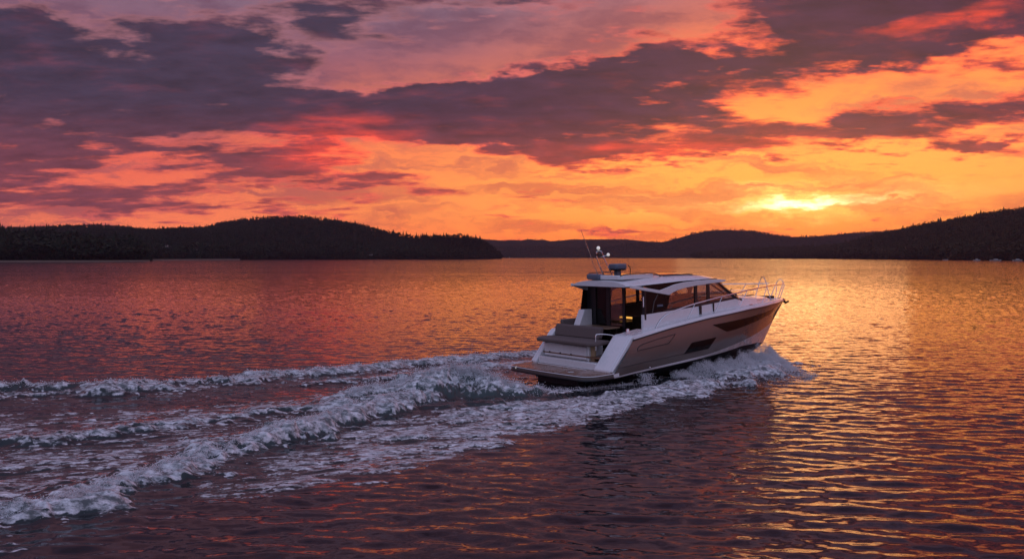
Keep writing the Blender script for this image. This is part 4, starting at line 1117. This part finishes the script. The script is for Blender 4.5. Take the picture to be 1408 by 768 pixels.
# right shore rising to the ridge
h_right = hill('right_hills', [(952,352),(965,349),(985,346),(1010,344),(1060,343),(1120,341),(1160,337),(1200,327),(1250,318),(1300,308),(1350,299),(1408,291),(1480,281),(1600,276)],
               [(952,354.9),(1060,355.3),(1200,356.2),(1300,357.2),(1408,358.2),(1600,359)], [(952,2700),(1060,2300),(1200,1750),(1408,1350),(1600,1250)], 3200, MG, power=.85, rough=6, seed=12)
# low banks at the water's edge
def bank(name, pts, depth, z):
    rows = [[], [], []]
    for px, py in pts:
        d = F*H/(py-HZ)
        for k, (dd, zz_) in enumerate(((-6, -.3), (0, z), (depth, z*1.2))):
            rows[k].append(((d+dd)*(px-704)/F, d+dd, zz_))
    o = MB().loft(rows).build(name, MBK); tag(o, kind='structure')
bank('shore_bank', [(-160,360.2),(0,360.1),(60,360.0),(120,359.9),(165,359.6),(200,359.2),(206,359.0)], 20, .9)
bank('shore_bank', [(195,358.0),(230,357.8),(280,357.4),(330,357.2)], 20, 1.1)

wood('far_wood', h_far, 5200, 6, 9, 'faint hazy forest covering the farthest ridge behind the lake', ML, .3, lowpoly=True, tpow=.6, seed=31)
wood('headland_wood', h_mid, 6500, 7, 11, 'hazy dark forest on the rounded hill across the middle of the lake', ML, .4, tpow=.7, seed=32)
wood('hillside_wood', h_left, 8500, 7, 11, 'dark conifer forest covering the broad hill left of the boat', ML, .65, tpow=.75, seed=33)
wood('shoreline_wood', h_left, 1300, 12, 22, 'belt of tall mixed trees along the far left waterline under the hill', ML, .6, tmin=.002, tmax=.06, seed=34, pxr=(200, 682))
wood('point_wood', h_near, 900, 12, 20, 'nearest dark wood on the low point at the far left of the lake', ML, .85, seed=35, pxr=(-160, 194))
wood('point_edge_wood', h_near, 240, 12, 22, 'front row of dense trees along the bank of the near left point', ML, .75, tmin=.03, tmax=.12, seed=36, pxr=(-160, 198))
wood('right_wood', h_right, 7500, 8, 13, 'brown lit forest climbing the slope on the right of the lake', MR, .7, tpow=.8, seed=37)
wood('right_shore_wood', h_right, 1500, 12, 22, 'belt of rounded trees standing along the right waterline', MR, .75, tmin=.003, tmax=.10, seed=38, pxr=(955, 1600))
rd_ = lambda a, b: (lambda px: float(np.interp(px, a, b)))
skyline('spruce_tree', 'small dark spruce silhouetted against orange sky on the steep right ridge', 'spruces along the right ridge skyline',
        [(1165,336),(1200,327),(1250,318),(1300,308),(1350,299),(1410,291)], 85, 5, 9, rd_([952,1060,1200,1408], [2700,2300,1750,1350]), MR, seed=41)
skyline('spruce_tree', 'tiny dark spruce on the crest of the broad rounded hill on the left', 'spruces along the left hill skyline',
        [(212,318),(240,316),(290,314),(310,308),(340,303),(375,300),(410,300),(450,304),(490,312),(530,321),(565,327)], 110, 4, 7, rd_([200,500,600], [1900,1700,1450]), ML, seed=42)
skyline('fir_tree', 'dark pointed fir on the low knoll where the left hill meets the lake', 'firs on the left headland knoll',
        [(572,327),(600,327),(625,326),(650,328),(668,335),(680,345)], 42, 5, 9, rd_([570,600,690], [1500,1450,1700]), ML, seed=43, mixb=.15)
skyline('tall_tree', 'tall dark tree topping the near wood on the far left point', 'tall trees of the near left wood',
        [(0,331),(60,334),(110,337),(150,341),(180,346),(192,350)], 60, 8, 13, rd_([0,150,210], [890,850,790]), ML, seed=44, mixb=.92)

# ------------------------------------------------------------------ houses and small craft on the shores
MWH = pmat('pale_render', (.42, .41, .39), .8, var=.1); MRF = pmat('roof_tiles', (.06, .045, .04), .8, var=.2)
MLIT = pmat('lit_window', (.5, .45, .35), .4, emit=(1, .85, .6), estr=.5)
def house(px, py_base, d, w, dp, hgt, label, lit=False, hl=None):
    gx, d, z0 = ground_at(hl or h_left, px, py_base)
    r = bpy.data.objects.new('house', None); COL.objects.link(r); r.location = (d*(px-704)/F, d, z0)
    MB().box(-w/2, w/2, -dp/2, dp/2, -3, hgt).build('wall', MWH, r)
    MB().prism([(-dp/2-.4, hgt), (0, hgt+w*.28), (dp/2+.4, hgt)], 'x', -w/2-.3, w/2+.3).build('roof', MRF, r)
    for k in (-.25, .25):
        MB().box(w*k-.6, w*k+.6, -dp/2-.06, -dp/2, .9, 2.2).build('window', MLIT if lit else M['blackglass'], r)
    MB().box(-.45, .45, -dp/2-.05, -dp/2, 0, 2.0).build('door', M['dark'], r)
    tag(r, label, 'house')
house(223, 341.4, 1060, 3.0, 4, 1.7, 'small pale cabin, leftmost of the three houses above the left shore')
house(229.5, 338.9, 1085, 3.0, 4, 1.7, 'small pale cabin standing highest of the three houses above the left shore')
house(234.5, 341.0, 1060, 3.5, 4, 1.7, 'small pale cabin, right-hand one of the three houses above the left shore')
house(255, 343.4, 1050, 4, 5, 1.1, 'low long pale house right of the three cabins on the left shore')
house(270, 343.2, 1050, 5, 5, 1.1, 'low long pale house farthest right in the left shore hamlet')
house(510, 350.6, 1290, 4.5, 5, 1.5, 'pale waterside house below the left hill, left one of a pair')
house(517, 351.0, 1280, 3.2, 4, 2.8, 'bright white-walled waterside house below the left hill, right one of a pair')
house(1197, 348.9, 1380, 6, 6, 1.8, 'small pale house among the trees on the right shore', hl=h_right)
def craft(px, py, L_c, label, cab=True, d=None):
    d = d or F*H/(py-HZ)
    r = bpy.data.objects.new('small_boat', None); COL.objects.link(r); r.location = (d*(px-704)/F, d, .0)
    m = MB(); rows = []
    for t in np.linspace(0, 1, 9):
        b_ = .16*L_c*(1-t**3)+.01; x_ = (t-.5)*L_c; rows.append([(x_, -b_, .8+.3*t), (x_, -b_*.7, .05), (x_, 0, -.2), (x_, b_*.7, .05), (x_, b_, .8+.3*t), (x_, 0, .78+.3*t), (x_, -b_, .8+.3*t)])
    m.loft(rows).add(rows[0], [tuple(range(6))]).build('hull', MWH, r)
    if cab: MB().box(-.15*L_c, .15*L_c, -.1*L_c, .1*L_c, .8, 1.9).build('cabin', MWH, r, bevel=.1)
    tag(r, label, 'boat')
craft(530, 356.0, 5, 'small moored boat at the foot of the left hill near the white house')
craft(1343, 357.55, 7, 'pale moored boat on the right shore, leftmost of three near the frame edge', d=880)
craft(1369, 357.75, 11, 'longest pale moored boat, middle one of three on the right shore', d=860)
craft(1399, 357.95, 9, 'pale moored boat on the right shore, nearest the frame edge', d=840)
craft(1300, 357.2, 6, 'low grey open boat moored alone left of the three boats on the right', cab=False, d=980)
# lone channel marker far out
mk = bpy.data.objects.new('channel_marker', None); COL.objects.link(mk); mk.location = (2700*(700.5-704)/F, 2700, 0)
MB().tube([(0, 0, -.5), (0, 0, 3.6)], [.9, .45], 8).build('post', MWH, mk); MB().sphere((0, 0, 4.0), .8).build('top_mark', MWH, mk)
tag(mk, 'tiny pale channel marker standing in the far water left of the boat', 'marker')

# ------------------------------------------------------------------ haze over the lake
hz_ = MB().box(-7000, 7000, -60, 7400, -1.6, 520).build('haze', None or bpy.data.materials.new('haze_air'), smooth=False)
hm = hz_.data.materials[0]; hm.use_nodes = True; hnt = NT(hm.node_tree); hnt.n.remove(hnt.n['Principled BSDF'])
pv = hnt.node('ShaderNodeVolumePrincipled'); pv.inputs['Density'].default_value = 6e-5; pv.inputs['Color'].default_value = (.66, .62, .85, 1); pv.inputs['Anisotropy'].default_value = .55
hnt.l.new(pv.outputs[0], hnt.n['Material Output'].inputs['Volume'])
tag(hz_, 'thin evening haze over the lake softening the far hills', 'haze', kind='stuff')

# ------------------------------------------------------------------ camera and render
cd = bpy.data.cameras.new('camera'); cam = bpy.data.objects.new('camera', cd); COL.objects.link(cam)
cam.location = (0, 0, H); cam.rotation_euler = (PI/2-PITCH, 0, 0)
cd.lens = 36*F/1408; cd.clip_end = 30000; cd.clip_start = .1
scene.camera = cam
scene.view_settings.view_transform = 'Standard'; scene.view_settings.look = 'None'
scene.view_settings.exposure = 0.33; scene.view_settings.gamma = 1
scene.render.engine = 'CYCLES'
c = scene.cycles
c.max_bounces = 8; c.diffuse_bounces = 2; c.glossy_bounces = 3; c.transmission_bounces = 4; c.transparent_max_bounces = 12; c.volume_bounces = 1
c.caustics_reflective = False; c.caustics_refractive = False
c.use_denoising = True; c.sample_clamp_indirect = 4
